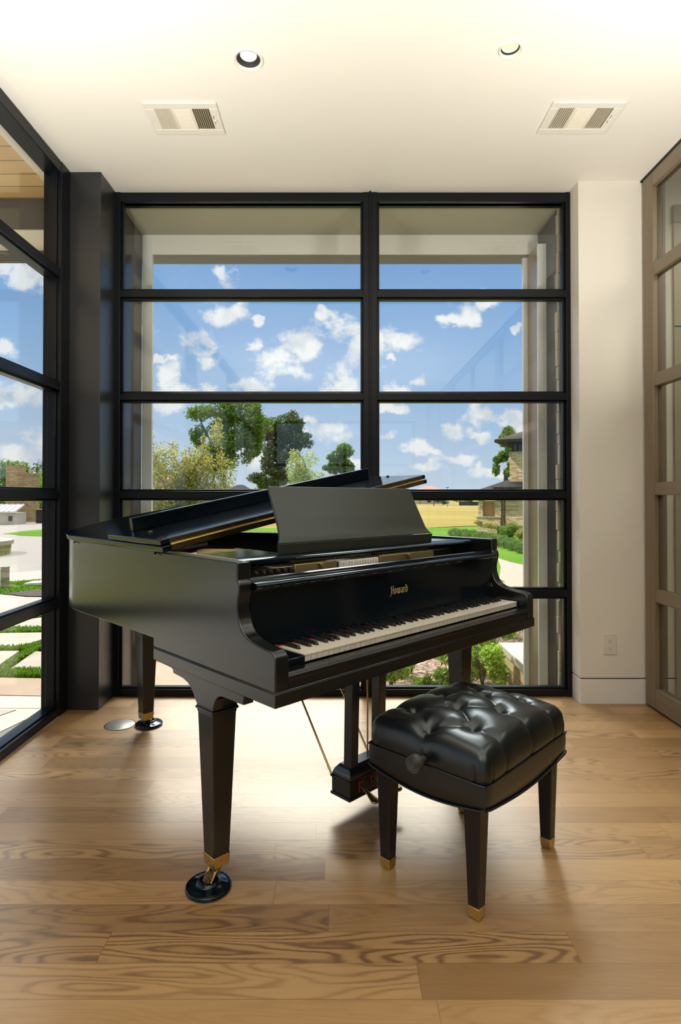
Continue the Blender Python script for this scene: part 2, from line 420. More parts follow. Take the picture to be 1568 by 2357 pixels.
# wooden glazed door on the right
D = MB(); dx0, dx1 = 1.772, 1.828
ya, yb = .62, 3.378
D.box(dx0,dx1,yb-.102,yb,.012,3.038); D.box(dx0,dx1,ya,ya+.10,.012,3.038); D.box(dx0,dx1,(ya+yb)/2-.06,(ya+yb)/2+.06,.012,3.038)
door = D.build('door_1', M['greywood'], bevel=.004); struct(door, 'grey oak glazed door at the right edge', 'door')
R = MB(); R.box(dx0,dx1,ya+.1,yb-.102,.012,.125); R.box(dx0,dx1,ya+.1,yb-.102,2.955,3.038)
R.build('door_rail', M['greywoodh'], door, bevel=.004)
for z in (2.485, 1.858, 1.246, .645): MB().box(dx0+.004,dx1-.004,ya+.1,yb-.102,z-.036,z+.036).build('door_rail', M['greywoodh'], door, bevel=.003)
zz = [.125,.609,.681,1.21,1.282,1.822,1.894,2.449,2.521,2.955]
for a0, a1 in ((ya+.1,(ya+yb)/2-.06), ((ya+yb)/2+.06, yb-.102)):
    for i in range(0, 10, 2): MB().box(1.797,1.803,a0,a1,zz[i],zz[i+1]).build('door_pane', M['doorglass'], door)
m = MB()
for a in (-4.6,-3.3,-2.0,-.7,.56): m.box(dx0,dx1,a,a+.06,0,3.04)
for z in (.08,1.246,1.858,2.995): m.box(dx0+.004,dx1-.004,-4.6,.62,z-.04,z+.04)
d4 = struct(m.build('door_4', M['greywood']))
MB().box(1.797,1.803,-4.6,.6,.1,2.97).build('door_pane', M['doorglass'], d4)
struct(MB().box(dx0-.004, 1.90, -4.6, 3.40, 3.04, H).build('trim_2', M['gap']))
# frame of the next room seen through the door: stepped jamb, then a pale oak door with a casing
J = MB(); J.box(1.832, 1.862, 3.335, 3.40, 0, 3.04); J.box(1.862, 1.892, 3.36, 3.40, 0, 3.04)
struct(J.build('door_2', M['greywood'], bevel=.002), 'grey oak door jamb behind the glazed door', 'door')
dd = MB().box(1.955, 2.9, 3.385, 3.40, .0, 2.80).build('door_3', M['palewood']); struct(dd, 'pale oak door in the next room', 'door')
MB().box(1.95, 2.92, 3.375, 3.40, 2.80, 2.90).build('door_casing', M['greywoodh'], dd)
MB().box(1.955, 2.9, 3.382, 3.384, 2.19, 2.197).build('door_groove', M['gap'], dd)

# ------------------------------------------------------------------ outdoor frame of the back window and porch
def S(o, lab, cat='canopy'): return struct(o, lab, cat)
S(MB().box(-1.75, 1.8, 3.61, 4.005, 3.008, 3.10).build('canopy_soffit', M['canopy_olive']), 'olive soffit above the back window')
S(MB().box(-1.75, 1.8, 4.005, 4.16, 2.875, 3.12).build('canopy_beam', M['canopy_pale'], bevel=.003), 'pale beam across the head of the back window')
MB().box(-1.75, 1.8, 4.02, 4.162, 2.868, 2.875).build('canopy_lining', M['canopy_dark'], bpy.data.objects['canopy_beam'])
S(MB().box(-1.80, 1.85, 3.60, 4.3, 3.12, 3.4).build('canopy_roof', M['canopy_dark']), 'dark roof over the window recess')
for sx, nm in ((-1, 'left'), (1, 'right')):
    e = struct(MB().prism([(sx*(1.350 if sx < 0 else 1.372),3.61),(sx*(1.352 if sx < 0 else 1.374),4.0),(sx*1.52,4.0),(sx*1.52,3.61)], -.4, 3.008, 'z').build('portal_jamb', M['jamb_dark']), f'glossy dark jamb panel outside the {nm} of the back window', 'jamb')
    a = 1.374 if sx > 0 else 1.350; b = 1.316 if sx > 0 else 1.282
    MB().box(min(sx*a,sx*b), max(sx*a,sx*b), 3.84 if sx>0 else 4.0, 4.03 if sx<0 else 3.855, -.4, 2.875 if sx>0 else 2.99).build('jamb_flange', M['jamb_light'], e)
    if sx > 0:
        MB().box(1.318, 1.374, 3.855, 4.05, -.4, 2.875).build('jamb_return', M['jamb_brown'], e)
        MB().box(1.286, 1.34, 4.05, 4.075, -.4, 2.875).build('jamb_strip', M['jamb_light'], e)
# rough stone edge just outside the right jamb
m = MB(); random.seed(3); z = -.4
while z < 3.0:
    hh = random.uniform(.05,.14); d = random.uniform(0,.012)
    m.box(1.369-d*1.4, 1.42, 3.605, 3.64, z, z+hh-.002); z += hh
S(m.build('wall_stone_edge', M['cap'], bevel=.004), 'rough pale stone edge beside the back window', 'wall')
# left porch
S(MB().box(-4.7, -1.70, -4.6, 3.79, 3.15, 3.2).build('porch_soffit', M['soffit']), 'tan plank soffit of the left porch', 'soffit')
S(MB().box(-1.70, -1.628, -4.6, 3.9, 3.02, 3.2).build('trim_3', M['canopy_pale']), 'pale trim along the head of the left window', 'trim')
S(MB().box(-4.7, -1.75, 3.79, 4.12, 2.95, 3.22).build('porch_beam', M['canopy_dark']), 'dark beam at the end of the left porch', 'beam')
MB().box(-4.7, -1.75, 3.80, 4.11, 2.944, 2.95).build('beam_lining', M['canopy_pale'], bpy.data.objects['porch_beam'])
MB().box(-4.7, -1.75, 4.12, 4.15, 2.87, 3.22).build('beam_fascia', M['canopy_dark'], bpy.data.objects['porch_beam'])
S(MB().box(-4.75, -1.6, -4.6, 4.2, 3.22, 3.4).build('porch_roof', M['roofdark']), 'dark roof of the left porch', 'roof')
S(MB().box(-4.75, -4.6, -4.6, -4.4, -.2, 3.2).build('porch_post', M['canopy_dark']), 'dark post of the left porch', 'post')

# ------------------------------------------------------------------ grand piano
TH = .776
piano = empty('grand_piano', (-.1675, 1.556, 0), TH, 'black grand piano with its lid part raised, on brass casters by the windows', 'piano')
PW = 1.43
outline = [(0,.682),(0,1.36),(.006,1.46),(.035,1.575),(.10,1.665),(.20,1.725),(.32,1.75),(.45,1.748),(.58,1.715),(.70,1.65),(.81,1.555),(.90,1.44),(.975,1.31),
           (1.05,1.18),(1.13,1.07),(1.22,.975),(1.31,.89),(1.38,.80),(1.42,.71),(1.43,.60)]
def catmull(pts, k=5):
    out = []
    for i in range(len(pts)-1):
        p0 = pts[max(i-1,0)]; p1 = pts[i]; p2 = pts[i+1]; p3 = pts[min(i+2,len(pts)-1)]
        for j in range(k):
            t = j/k
            out.append(tuple(.5*((2*p1[d]) + (-p0[d]+p2[d])*t + (2*p0[d]-5*p1[d]+4*p2[d]-p3[d])*t*t + (-p0[d]+3*p1[d]-3*p2[d]+p3[d])*t**3) for d in (0,1)))
    out.append(pts[-1]); return out
oc = catmull(outline)
def offset(pts, d):
    out = []
    for i, p in enumerate(pts):
        a = pts[max(i-1,0)]; b = pts[min(i+1,len(pts)-1)]
        tx, ty = b[0]-a[0], b[1]-a[1]; l = hypot(tx,ty) or 1
        out.append((p[0]+ty/l*d, p[1]-tx/l*d))       # to the right of travel = inside
    return out
inner = offset(oc, .047)
m = MB()
loops = []
for (a, b) in zip(oc, inner):
    loops.append([(a[0],a[1],.705),(a[0],a[1],1.008),(b[0],b[1],1.008),(b[0],b[1],.705)])
m.loft(loops, cap=False)
rim = m.build('rim', M['satin'], piano, bevel=.004)
# arms: curved cheek pieces either side of the keys
arm = [(.682,.674),(.40,.6735),(0,.672),(.0,.757),(.002,.765),(.007,.773),(.014,.778),(.025,.781),(.052,.7835),(.080,.787),(.108,.792),(.130,.799),(.148,.810),(.161,.824),(.170,.842),
       (.176,.862),(.177,.884),(.174,.902),(.169,.920),(.167,.938),(.170,.950),(.176,.956),(.176,1.008),(.682,1.008)]
for u0, u1 in ((0,.047),(1.383,1.43)):
    sh = 0 if u0 == 0 else -.082
    p = [(v if v < .6 else v+sh, h) for v, h in arm]
    am = MB().prism(p, u0, u1, 'x')
    if u0 == 0: am.f.pop()
    am.build('arm', M['satin'], piano, bevel=.004, seg=2)
# keybed with side mouldings
m = MB(); m.box(-.003,1.433,-.003,.678,.634,.671)
m.box(-.001,1.431,0,.682,.671,.6745)
MB_k = m.build('keybed', M['satin'], piano, bevel=.002)
ks = [(.004,.671),(.004,.696),(.0005,.6985),(.0005,.7085),(.004,.7115),(.009,.7125),(.013,.7165),(.045,.7165),(.045,.671)]
MB().prism(ks, .047, 1.383, 'x').build('key_slip', M['satin'], piano, bevel=.0012)
MB().box(.047,.1455,.045,.178,.671,.7405).build('key_block', M['black'], piano, bevel=.004)
MB().box(1.3735,1.383,.045,.178,.671,.7405).build('key_block', M['black'], piano, bevel=.003)
MB().box(.047,1.383,.2,.56,.671,.70).build('key_frame', M['dark'], piano)
# keys
K0, KV, KH, KP = .1468, .0475, .7425, 1.2265/52
names = 'ABCDEFG'
wm = None
for i in range(52):
    u = K0+i*KP
    if wm is None:
        m = MB(); m.box(0,KP-.0009,0,.15,KH-.0055,KH); m.box(.0006,KP-.0015,.0015,.15,KH-.022,KH-.0055)
        o = m.build('white_key', M['ivory'], piano, bevel=.0008); wm = o.data; o.location = (u,KV,0)
    else:
        o2 = o.copy(); COL.objects.link(o2); o2.parent = piano; o2.location = (u,KV,0)
bk = None
off = {'A':.001,'C':-.0025,'D':.0025,'F':-.0035,'G':0}
for i in range(51):
    L = names[i % 7]
    if L in 'BE': continue
    u = K0+(i+1)*KP-.0004+off[L]
    if bk is None:
        m = MB(); a, b = .0055, .0046
        m.loft([[(-a,.000,KH-.002),(a,.000,KH-.002),(a,.10,KH-.002),(-a,.10,KH-.002)],
                [(-a,.001,KH+.001),(a,.001,KH+.001),(a,.10,KH+.001),(-a,.10,KH+.001)],
                [(-b,.0075,KH+.0105),(b,.0075,KH+.0105),(b,.10,KH+.0118),(-b,.10,KH+.0118)]])
        bk = m.build('black_key', M['ebony'], piano, bevel=.0012); o = bk; o.location = (u,KV+.051,0)
    else:
        o2 = bk.copy(); COL.objects.link(o2); o2.parent = piano; o2.location = (u,KV+.051,0)
MB().box(.12,1.38,.168,.176,.7428,.7441).build('name_felt', M['felt'], piano)
# fallboard with rounded top lip
fb = [(.1745,.749),(.1755,.7565),(.1775,.80),(.1765,.88),(.1745,.919),(.171,.9225),(.156,.924),(.149,.927),(.1455,.9325),(.146,.9385),(.150,.9435),(.157,.946),(.175,.9465),(.195,.9475),(.197,.953),(.203,.9555),(.2085,.953),(.2085,.749)]
fbo = MB().prism(fb, .0475, 1.3825, 'x').build('fallboard', M['black'], piano, smooth=35)
# gothic maker lettering, nib-drawn
def nib(strokes, name, mat, parent, o0, eu, ev, nrm, size, nibang=radians(38), nw=.115, th=.0006):
    m = MB()
    nx, ny = cos(nibang)*nw/2, sin(nibang)*nw/2
    for st in strokes:
        for (ax,ay),(bx,by) in zip(st[:-1], st[1:]):
            pts = [(ax-nx,ay-ny),(ax+nx,ay+ny),(bx-nx,by-ny),(bx+nx,by+ny)]
            pts = sorted(set((round(a,5),round(b,5)) for a,b in pts))
            def cr(o,a,b): return (a[0]-o[0])*(b[1]-o[1])-(a[1]-o[1])*(b[0]-o[0])
            lo = []
            for p in pts:
                while len(lo)>1 and cr(lo[-2],lo[-1],p)<=0: lo.pop()
                lo.append(p)
            up = []
            for p in reversed(pts):
                while len(up)>1 and cr(up[-2],up[-1],p)<=0: up.pop()
                up.append(p)
            hull = lo[:-1]+up[:-1]
            if len(hull) < 3: continue
            P0 = [tuple(Vector(o0)+Vector(eu)*x*size+Vector(ev)*y*size) for x,y in hull]
            P1 = [tuple(Vector(p)+Vector(nrm)*th) for p in P0]
            m.loft([P0,P1])
    return m.build(name, mat, parent)
HOW = [ # H
 [(-.12,.78),(.10,1.0)],[(.10,.98),(.10,.10)],[(.10,.10),(-.02,-.12),(-.14,-.30)],[(.52,1.08),(.44,.96)],[(.44,1.0),(.44,.02)],[(.44,.06),(.38,-.02)],[(.10,.52),(.44,.58)],
 # o
 [(.74,.62),(.74,.12)],[(.74,.12),(.90,-.02)],[(.90,-.02),(1.04,.10)],[(1.04,.12),(1.04,.56)],[(.74,.58),(.88,.68)],[(.88,.68),(1.04,.56)],
 # w
 [(1.28,.68),(1.33,.60)],[(1.33,.62),(1.33,.10)],[(1.33,.10),(1.46,-.02)],[(1.46,-.02),(1.58,.10)],[(1.58,.10),(1.58,.62)],[(1.54,.66),(1.60,.60)],[(1.58,.10),(1.70,-.02)],[(1.70,-.02),(1.83,.10)],[(1.83,.10),(1.83,.56)],[(1.83,.56),(1.76,.70)],
 # a
 [(2.04,.60),(2.14,.68),(2.34,.62)],[(2.34,.62),(2.34,.06),(2.40,.0)],[(2.34,.40),(2.10,.32)],[(2.08,.34),(2.08,.10)],[(2.08,.10),(2.20,-.02),(2.34,.10)],
 # r
 [(2.56,.66),(2.64,.58)],[(2.64,.62),(2.64,.04)],[(2.58,.06),(2.72,-.02)],[(2.66,.56),(2.80,.70)],[(2.80,.68),(2.88,.58)],
 # d
 [(2.98,.98),(3.12,.86),(3.34,.52)],[(3.34,.54),(3.34,.12)],[(3.34,.12),(3.18,-.04)],[(3.18,-.04),(3.04,.10)],[(3.04,.10),(3.04,.54)],[(3.04,.54),(3.12,.64)]]
nib(HOW, 'maker_lettering', M['brassl'], fbo, (.679,.1762,.8385), (1,0,0), (0,0,1), (0,-1,0), .0285)
MB().box(1.366,1.3725,.168,.1765,.795,.812).box(1.3665,1.372,.160,.168,.797,.801).build('lock_catch', M['brass'], piano, bevel=.001)
# music shelf and its front rail
m = MB(); m.prism([(.286,.973),(.278,.976),(.274,.985),(.276,.995),(.284,1.0),(.365,1.0),(.365,.984),(.30,.984)], .0475, 1.3825, 'x')
m.box(.0475,.335,.365,.56,.984,1.0); m.box(1.15,1.3825,.365,.56,.984,1.0)
shelf = m.build('music_shelf', M['black'], piano, smooth=35)
MB().prism([(.266,.985),(.266,.993),(.270,.995),(.276,.993),(.276,.983)], .30, 1.30, 'x').build('shelf_moulding', M['black'], shelf, bevel=.002)
for u in (.06, 1.352): MB().box(u,u+.018,.30,.5,.966,.984).build('shelf_runner', M['black'], shelf)
# music desk: leaning panel with flared foot
def desk_pt(t):      # t 0..1 up the panel -> (v, h, half width)
    v = .362+.078*t; h = 1.047+.189*t; hw = .412-.010*t
    return v, h, hw
DC = .719
prof = [(.3395,1.0,.430),(.337,1.036,.4335)]
prof2 = [(.3395,1.038,.4335),(.345,1.043,.428),(.352,1.052,.419),(.361,1.068,.4135),(.374,1.098,.410),(.392,1.135,.4075),(.415,1.182,.4045),(.441,1.236,.401)]
def deskpart(pr, th):
    m = MB(); loops = []
    for i, (v, h, hw) in enumerate(pr):
        loops.append([(DC-hw,v,h),(DC+hw,v,h),(DC+hw,v+th,h-.002),(DC-hw,v+th,h-.002)])
    return m.loft(loops)
desk = deskpart(prof2, .013).build('music_desk', M['desk'], piano, bevel=.002, smooth=30)
deskpart(prof, .016).build('desk_foot', M['desk'], desk, bevel=.0015)
for u in (.40,.62): MB().box(u-.035,u+.035,.330,.338,1.0,1.004).build('desk_hinge', M['satin'], desk, bevel=.001)
# inside: plate, strings, felts, hammers
ins = [(x,y) for x,y in offset(oc, .047)]
ins_poly = ins+[(1.383,.60),(1.383,.22),(.048,.22),(.048,.682)]
MB().prism(ins_poly[::-1], .79, .80, 'z').build('soundboard', M['woodedge'], piano)
plate_poly = [(x,y) for x,y in offset(oc, .06)]+[(1.37,.60),(1.37,.40),(.06,.40),(.06,.68)]
pl = MB().prism(plate_poly[::-1], .895, .906, 'z')
for u, w in ((.30,.02),(.60,.022),(.93,.022),(1.2,.02)):
    pl.loft([[(u,.40,.906),(u+w,.40,.906),(u+w,.40,.948),(u,.40,.948)],[(u+.05,1.15,.906),(u+w+.05,1.15,.906),(u+w+.05,1.15,.95),(u+.05,1.15,.95)]])
pl.box(.06,1.37,.385,.40,.895,.948)
plate = pl.build('iron_plate', M['goldplate'], piano, bevel=.003)
MB().loft([[(.14,.64,.962),(.345,.565,.962),(.345,.58,.962),(.15,.66,.962)],[(.15,.652,1.006),(.17,.645,1.010),(.345,.58,1.0005),(.345,.585,1.0)]]).build('gold_wedge', M['goldplate'], piano, bevel=.002)  # small gold wedge standing by the left end of the shelf
MB().loft([[(.07,.70,.985),(.09,.68,.985),(.35,.86,.985),(.33,.88,.985)],[(.07,.70,.997),(.09,.68,.997),(.35,.86,.997),(.33,.88,.997)]]).build('damper_felt', M['crimson'], piano, bevel=.002)
m = MB()
for i in range(24):
    t = i/23; x = .075+.27*t; y = .705+.19*t
    m.tube([(x,y,.985),(x,y,1.008)], .0022, 6)
m.build('hitch_pins', M['steel'], piano)['kind'] = 'stuff'
m = MB()
for i in range(40):
    u = .09+i*.032
    m.tube([(u,.42,.915),(min(1.36,u+.06), .95+max(0,.6-u)*1.0 if u < .6 else max(.62,1.1-(u-.6)*.62), .915)], .0012, 5)
m.build('strings', M['steel'], piano)['kind'] = 'stuff'
m = MB(); m.box(.06,1.37,.30,.33,.87,.905); m.build('hammer_rail', M['dark'], piano)
hm = None
for i in range(44):
    u = .075+i*.0293
    if u > .285: continue
    if hm is None:
        m = MB(); m.box(-.004,.004,.262,.285,.90,.945); m.ball((0,.268,.955), .012, 8, 6, (.35,1.2,.8)); hm = m.build('hammer', M['dark'], piano, smooth=50); o = hm
    else:
        o = hm.copy(); COL.objects.link(o); o.parent = piano
    o.location = (u,0,0)
for a, b, c in ((.29,.485,.405),(.715,1.06,.885)):
    m = MB(); m.box(a,b,.262,.275,.925,.972)
    m.loft([[(c+.015,.250,.930),(c+.033,.250,.930),(c+.033,.264,.930),(c+.015,.264,.930)],[(c-.015,.250,.969),(c+.003,.250,.969),(c+.003,.264,.969),(c-.015,.264,.969)]])
    m.build('plate_web', M['goldplate'], piano, bevel=.002)
wf = None
for i in range(14):
    if wf is None:
        wf = MB().box(-.0045,.0045,.254,.272,.940,.968).build('hammer_felt', M['whitefelt'], piano, bevel=.002); o = wf
    else:
        o = wf.copy(); COL.objects.link(o); o.parent = piano
    o.location = (.505+i*.0145,0,0)
MB().box(.05,.052,.25,.68,1.0,1.0085).build('rim_edge', M['woodedge'], piano)
# lid, raised about ten degrees; local frame s (up the slope), v, n (normal)
PHI = radians(10.1)
def TL(s_, v, n_): return (-.015+s_*cos(PHI)-n_*sin(PHI), v, 1.0095+s_*sin(PHI)+n_*cos(PHI))
LS = 1.485
lo = offset(oc, -.018)
lp = [(-0.0+max(0,x+.015), y) for x, y in lo if y > .62]
lp = [(min(x,LS), y) for x, y in lp]
lid_poly = [(0,.586)]+[(x*1.018, 1.0*y-.07*max(0,(y-1.45))/.32*.9) for x, y in lp]+[(LS,.586)]
ld = MB(TL).prism(lid_poly[::-1], 0, .0205, 'z')
lid = ld.build('lid', M['black'], piano, bevel=.004, seg=3)
fl_ = MB(TL).prism([(0.0,.594),(0.0,1.02),(LS,1.02),(LS,.594)], .0235, .044, 'z').build('lid_flap', M['black'], piano, bevel=.003, seg=2)
MB(TL).box(.068,1.435,.934,.957,.044,.097).build('flap_lip', M['black'], fl_, bevel=.0025)
MB(TL).box(.032,1.455,.5845,.587,.002,.0185).build('hinge_leaf', M['brassd'], lid)
MB(TL).box(.032,1.455,.5925,.595,.0255,.042).build('hinge_leaf', M['brassd'], fl_)
MB(TL).tube([(.032,.586,.022),(1.455,.586,.022)], .0035, 8).build('hinge_knuckle', M['brass'], lid)
for s_ in [.06+.115*i for i in range(13)]:
    MB(TL).box(s_-.003,s_+.003,.5838,.5845,.008,.014).build('hinge_screw', M['dark'], lid)
    MB(TL).box(s_-.003,s_+.003,.5918,.5925,.031,.037).build('hinge_screw', M['dark'], fl_)
for s_, v in ((.07,.80),(1.455,.82)): MB(TL).lathe([(.008,.044),(.008,.050),(.0,.050)], (s_,v,0), 14).build('rubber_buffer', M['dark'], fl_)
for v in (.66,1.40): MB().loft([[(-.002,v,1.002),(-.002,v+.012,1.002),(-.012,v+.002,.995),(-.012,v-.012,.995)],[(-.002,v,1.0055),(-.002,v+.012,1.0055),(-.012,v+.002,.9985),(-.012,v-.012,.9985)]]).build('lid_hook', M['brassd'], piano)
MB().tube([(1.30,.845,.985),(1.285,.845,1.0095+1.30*math.tan(PHI))], .009, 10).build('lid_prop', M['black'], piano)

# legs on brass casters
def pleg(cu, cv, top, fu, fv, br, sgn=1, topw=.092):
    """square tapered leg, ferrule, fork and wheel; the wheel stands at (fu,fv)"""
    m = MB()
    bu, bv = cu, cv
    m.taper((bu,bv), .057, .057, .086, (cu,cv), topw-.006, topw-.006, .528)
    m.taper((cu,cv), topw-.003, topw-.003, .526, (cu,cv), topw-.003, topw-.003, .536)
    m.taper((cu,cv), topw+.006, topw+.006, .536, (cu,cv), topw+.006, topw+.006, .545)
    m.taper((cu,cv), topw, topw, .545, (cu,cv), topw, topw, .552)
    leg = m.build('leg', M['satin'], piano, bevel=.0025)
    MB().taper((bu,bv), .055, .055, .053, (bu,bv), .0605, .0605, .089).build('brass_ferrule', M['brass'], leg, bevel=.0015)
    m = MB()
    for s_ in (-1,1): m.lathe([(.0016,-.001),(.0016,.001)], (bu+.0,bv-.0293 if s_<0 else bv+.0293,.072), 8, Matrix.Rotation(pi/2,3,'X'))
    for s_ in (-1,1): m.lathe([(.0016,-.001),(.0016,.001)], (bu-.0293 if s_<0 else bu+.0293,bv,.072), 8, Matrix.Rotation(pi/2,3,'Y'))
    m.build('ferrule_nails', M['dark'], leg)['kind'] = 'stuff'
    d = Vector((fu-bu, fv-bv, 0)); l = d.length or 1; d /= l; n = Vector((-d.y,d.x,0))
    R = .0195
    zc = .0098+R
    m = MB()
    m.box(bu-.016,bu+.016,bv-.016,bv+.016,.046,.055)
    for s_ in (-1,1):
        q = n*s_*.0135
        def pt(p, z): return (p.x, p.y, z)
        c0 = Vector((bu,bv,0))+q-d*.014; c1 = Vector((bu,bv,0))+q+d*.020
        e0 = Vector((fu,fv,0))+q-d*.010; e1 = Vector((fu,fv,0))+q+d*.009
        w = n*.0038
        m.loft([[pt(c0-w,.050),pt(c1-w,.050),pt(c1+w,.050),pt(c0+w,.050)],
                [pt(e0-w,zc-.008),pt(e1-w,zc-.006),pt(e1+w,zc-.006),pt(e0+w,zc-.008)]])
    m.tube([tuple(Vector((fu,fv,zc))-n*.016), tuple(Vector((fu,fv,zc))+n*.016)], .004, 10)
    m.build('caster_fork', M['brass'], leg, bevel=.001)
    ang = math.atan2(d.y, d.x)
    Mw = Matrix.Rotation(ang,3,'Z') @ Matrix.Rotation(pi/2,3,'X')
    MB().lathe([(.005,-.009),(R-.003,-.009),(R,-.006),(R,.006),(R-.003,.009),(.005,.009)], (fu,fv,zc), 28, Mw).build('caster_wheel', M['wheel'], leg, smooth=35)
    return leg
FEET = [(.006,.335),(.478,1.672),(1.40,.33)]
la = pleg(.0455,.351,.545,*FEET[0],1)
lb = pleg(.446,1.640,.545,*FEET[1],2)
lc = pleg(1.3845,.351,.545,*FEET[2],3)
# leg brackets under the keybed and block under the tail
br = [(.676,.634),(.676,.630),(.56,.627),(.548,.622),(.547,.612),(.52,.611),(.484,.609),(.455,.602),(.436,.592),(.420,.577),(.408,.560),(.397,.548),(.305,.548),(.300,.566),(.292,.582),(.280,.594),(.264,.602),(.245,.604),(.146,.606),(.146,.634)]
for u0, u1 in ((.0008,.036),(1.394,1.4292)):
    MB().prism(br, u0, u1, 'x').build('leg_bracket', M['satin'], piano, bevel=.002)
for c in (.0465,1.3835): MB().box(c-.043,c+.043,.308,.394,.55,.634).build('leg_block', M['satin'], piano)
MB().box(.10,.13,.20,.236,.588,.634).build('stretcher_block', M['dark'], piano)
m = MB(); m.taper((.446,1.640),.088,.088,.552,(.446,1.640),.10,.10,.705); m.box(.30,.60,1.56,1.71,.700,.79); m.build('tail_block', M['satin'], piano, bevel=.002)
for a, b in (((.1,.6),(.446,1.64)),((1.35,.6),(.446,1.64)),((.72,.6),(.446,1.64))):
    d = Vector((b[0]-a[0],b[1]-a[1])); d.normalize(); n = Vector((-d.y,d.x))*.03
    MB().loft([[(a[0]-n.x,a[1]-n.y,.71),(a[0]+n.x,a[1]+n.y,.71),(a[0]+n.x,a[1]+n.y,.79),(a[0]-n.x,a[1]-n.y,.79)],
               [(b[0]-n.x,b[1]-n.y,.71),(b[0]+n.x,b[1]+n.y,.71),(b[0]+n.x,b[1]+n.y,.79),(b[0]-n.x,b[1]-n.y,.79)]]).build('back_brace', M['dark'], piano)
MB().box(.02,.06,1.40,1.47,.697,.706).build('lid_lock_plate', M['satin'], piano, bevel=.004)
# lyre with pedals
LU0, LU1, LV0, LV1 = .580, .815, .291, .388
m = MB()
m.box(LU0-.004,LU1+.004,LV0-.002,LV1+.004,.069,.080)
m.box(LU0,LU1,LV0,LV1,.080,.136)
m.box(LU0-.003,LU1+.003,LV0-.003,LV1+.003,.136,.142)
cove = [(.0,.142),(.001,.150),(.004,.160),(.010,.170),(.017,.178),(.022,.184)]
m.loft([[(LU0+d,LV0+d,z),(LU1-d,LV0+d,z),(LU1-d,LV1-d,z),(LU0+d,LV1-d,z)] for d, z in cove])
lyre = m.build('pedal_box', M['satin'], piano, bevel=.0015)
for u in (.596,.749):
    p = MB().taper((u+.019,.3205), .038, .040, .182, (u+.021,.312), .041, .042, .636)
    p.build('lyre_post', M['satin'], piano, bevel=.002)
for u in (.636,.702,.766):
    MB().box(u-.011,u+.011,LV0-.0045,LV0-.0005,.092,.128).build('pedal_felt', M['felt'], lyre)
    MB().box(u-.0085,u+.0085,LV0-.0055,LV0-.0040,.094,.126).build('pedal_slot', M['dark'], lyre)
    loops = []
    for t, w, th in ((0,.008,.006),(.25,.008,.006),(.45,.010,.006),(.62,.015,.0075),(.78,.019,.0095),(.90,.0175,.009),(.97,.012,.007),(1,.004,.003)):
        v = LV0-.002-t*.088; z = .112-.030*min(1,(t/.75))**1.3
        loops.append([(u+w*cos(2*pi*k/14), v, z+th*sin(2*pi*k/14)*.8) for k in range(14)])
    MB().loft(loops).build('pedal', M['brass'], piano, smooth=60)
for (a, b, r) in (((.655,.352,.18),(.662,.352,.66),.0035),((.742,.352,.18),(.742,.352,.66),.0035)):
    MB().tube([a,b], r, 10).build('pedal_rod', M['brass'], piano, smooth=60)
for (a, b) in (((.578,.386,.140),(.578,.80,.71)),((.800,.392,.140),(.80,.80,.71))):
    MB().tube([a,b], .0042, 10).build('lyre_brace', M['brass'], piano, smooth=60)
    MB().ball(a, .0065, 8, 6).build('brace_eye', M['satin'], lyre)

# ------------------------------------------------------------------ piano bench
BA = radians(46.1); BL, BW = .542, .4325
bench = empty('piano_bench', (.4077, 1.6205, 0), BA, 'black buttoned leather piano bench with brass tipped legs in front of the keyboard', 'bench')
HS = .392
rows = [(.112,[.115,.280,.440]),(.218,[.042,.200,.360,.500]),(.326,[.115,.280,.440])]
BT = [(a,b) for b, l in rows for a in l]
seg = []
for a in rows[0][1]: seg.append(((a,.112),(a,0)))
for a in rows[2][1]: seg.append(((a,.326),(a,BW)))
seg += [((.042,.218),(0,.218)),((.500,.218),(BL,.218))]
for i, a in enumerate(rows[0][1]):
    for r in (0,2):
        b = rows[r][0]
        seg.append(((a,b),(rows[1][1][i],.218))); seg.append(((a,b),(rows[1][1][i+1],.218)))
def sdist(p, s):
    (ax,ay),(bx,by) = s; dx, dy = bx-ax, by-ay
    t = max(0,min(1,((p[0]-ax)*dx+(p[1]-ay)*dy)/(dx*dx+dy*dy)))
    return hypot(p[0]-ax-t*dx, p[1]-ay-t*dy)
RC = .034
def corner(a, b):
    """round the plan corners of the cushion"""
    da, db = max(0, RC-min(a,BL-a)), max(0, RC-min(b,BW-b))
    if da <= 0 or db <= 0: return a, b
    k = max(da,db)/hypot(da,db)
    sa, sb = (1 if a > BL/2 else -1), (1 if b > BW/2 else -1)
    ca, cb = (BL-RC if sa > 0 else RC), (BW-RC if sb > 0 else RC)
    return ca+sa*da*k, cb+sb*db*k
def top_z(a, b):
    R = RC
    ea, eb = min(a,BL-a), min(b,BW-b)
    q = max(0, R-ea, R-eb)
    round_ = R-sqrt(max(0,R*R-q*q))
    dome = (1-((a-BL/2)/(BL/2))**2)*(1-((b-BW/2)/(BW/2))**2)
    z = .472+.056*max(0,dome)**.55-round_
    dip = 0
    for c in BT:
        d = hypot(a-c[0],b-c[1]); dip = max(dip, .036*math.exp(-(d/.024)**1.15))
    cr = 0
    for s in seg:
        d = sdist((a,b), s)
        cr = max(cr, .0065*math.exp(-(d/.005)) + .0085*math.exp(-(d/.027)**2))
    return z-max(dip*.9, cr*.8)-.25*min(dip,cr)
def spaced(Ln, n):
    t = [i/n for i in range(n+1)]
    return [Ln*(.5-.5*cos(pi*x))*.35+Ln*x*.65 for x in t]
NA, NB = 132, 108
av, bv = spaced(BL,NA), spaced(BW,NB)
m = MB(); vs = []; fs = []
def side_out(a, b, k):     # slight bulge of the cushion sides
    ca, cb = a-BL/2, b-BW/2
    return (BL/2+ca*(1+k/BL), BW/2+cb*(1+k/BW))
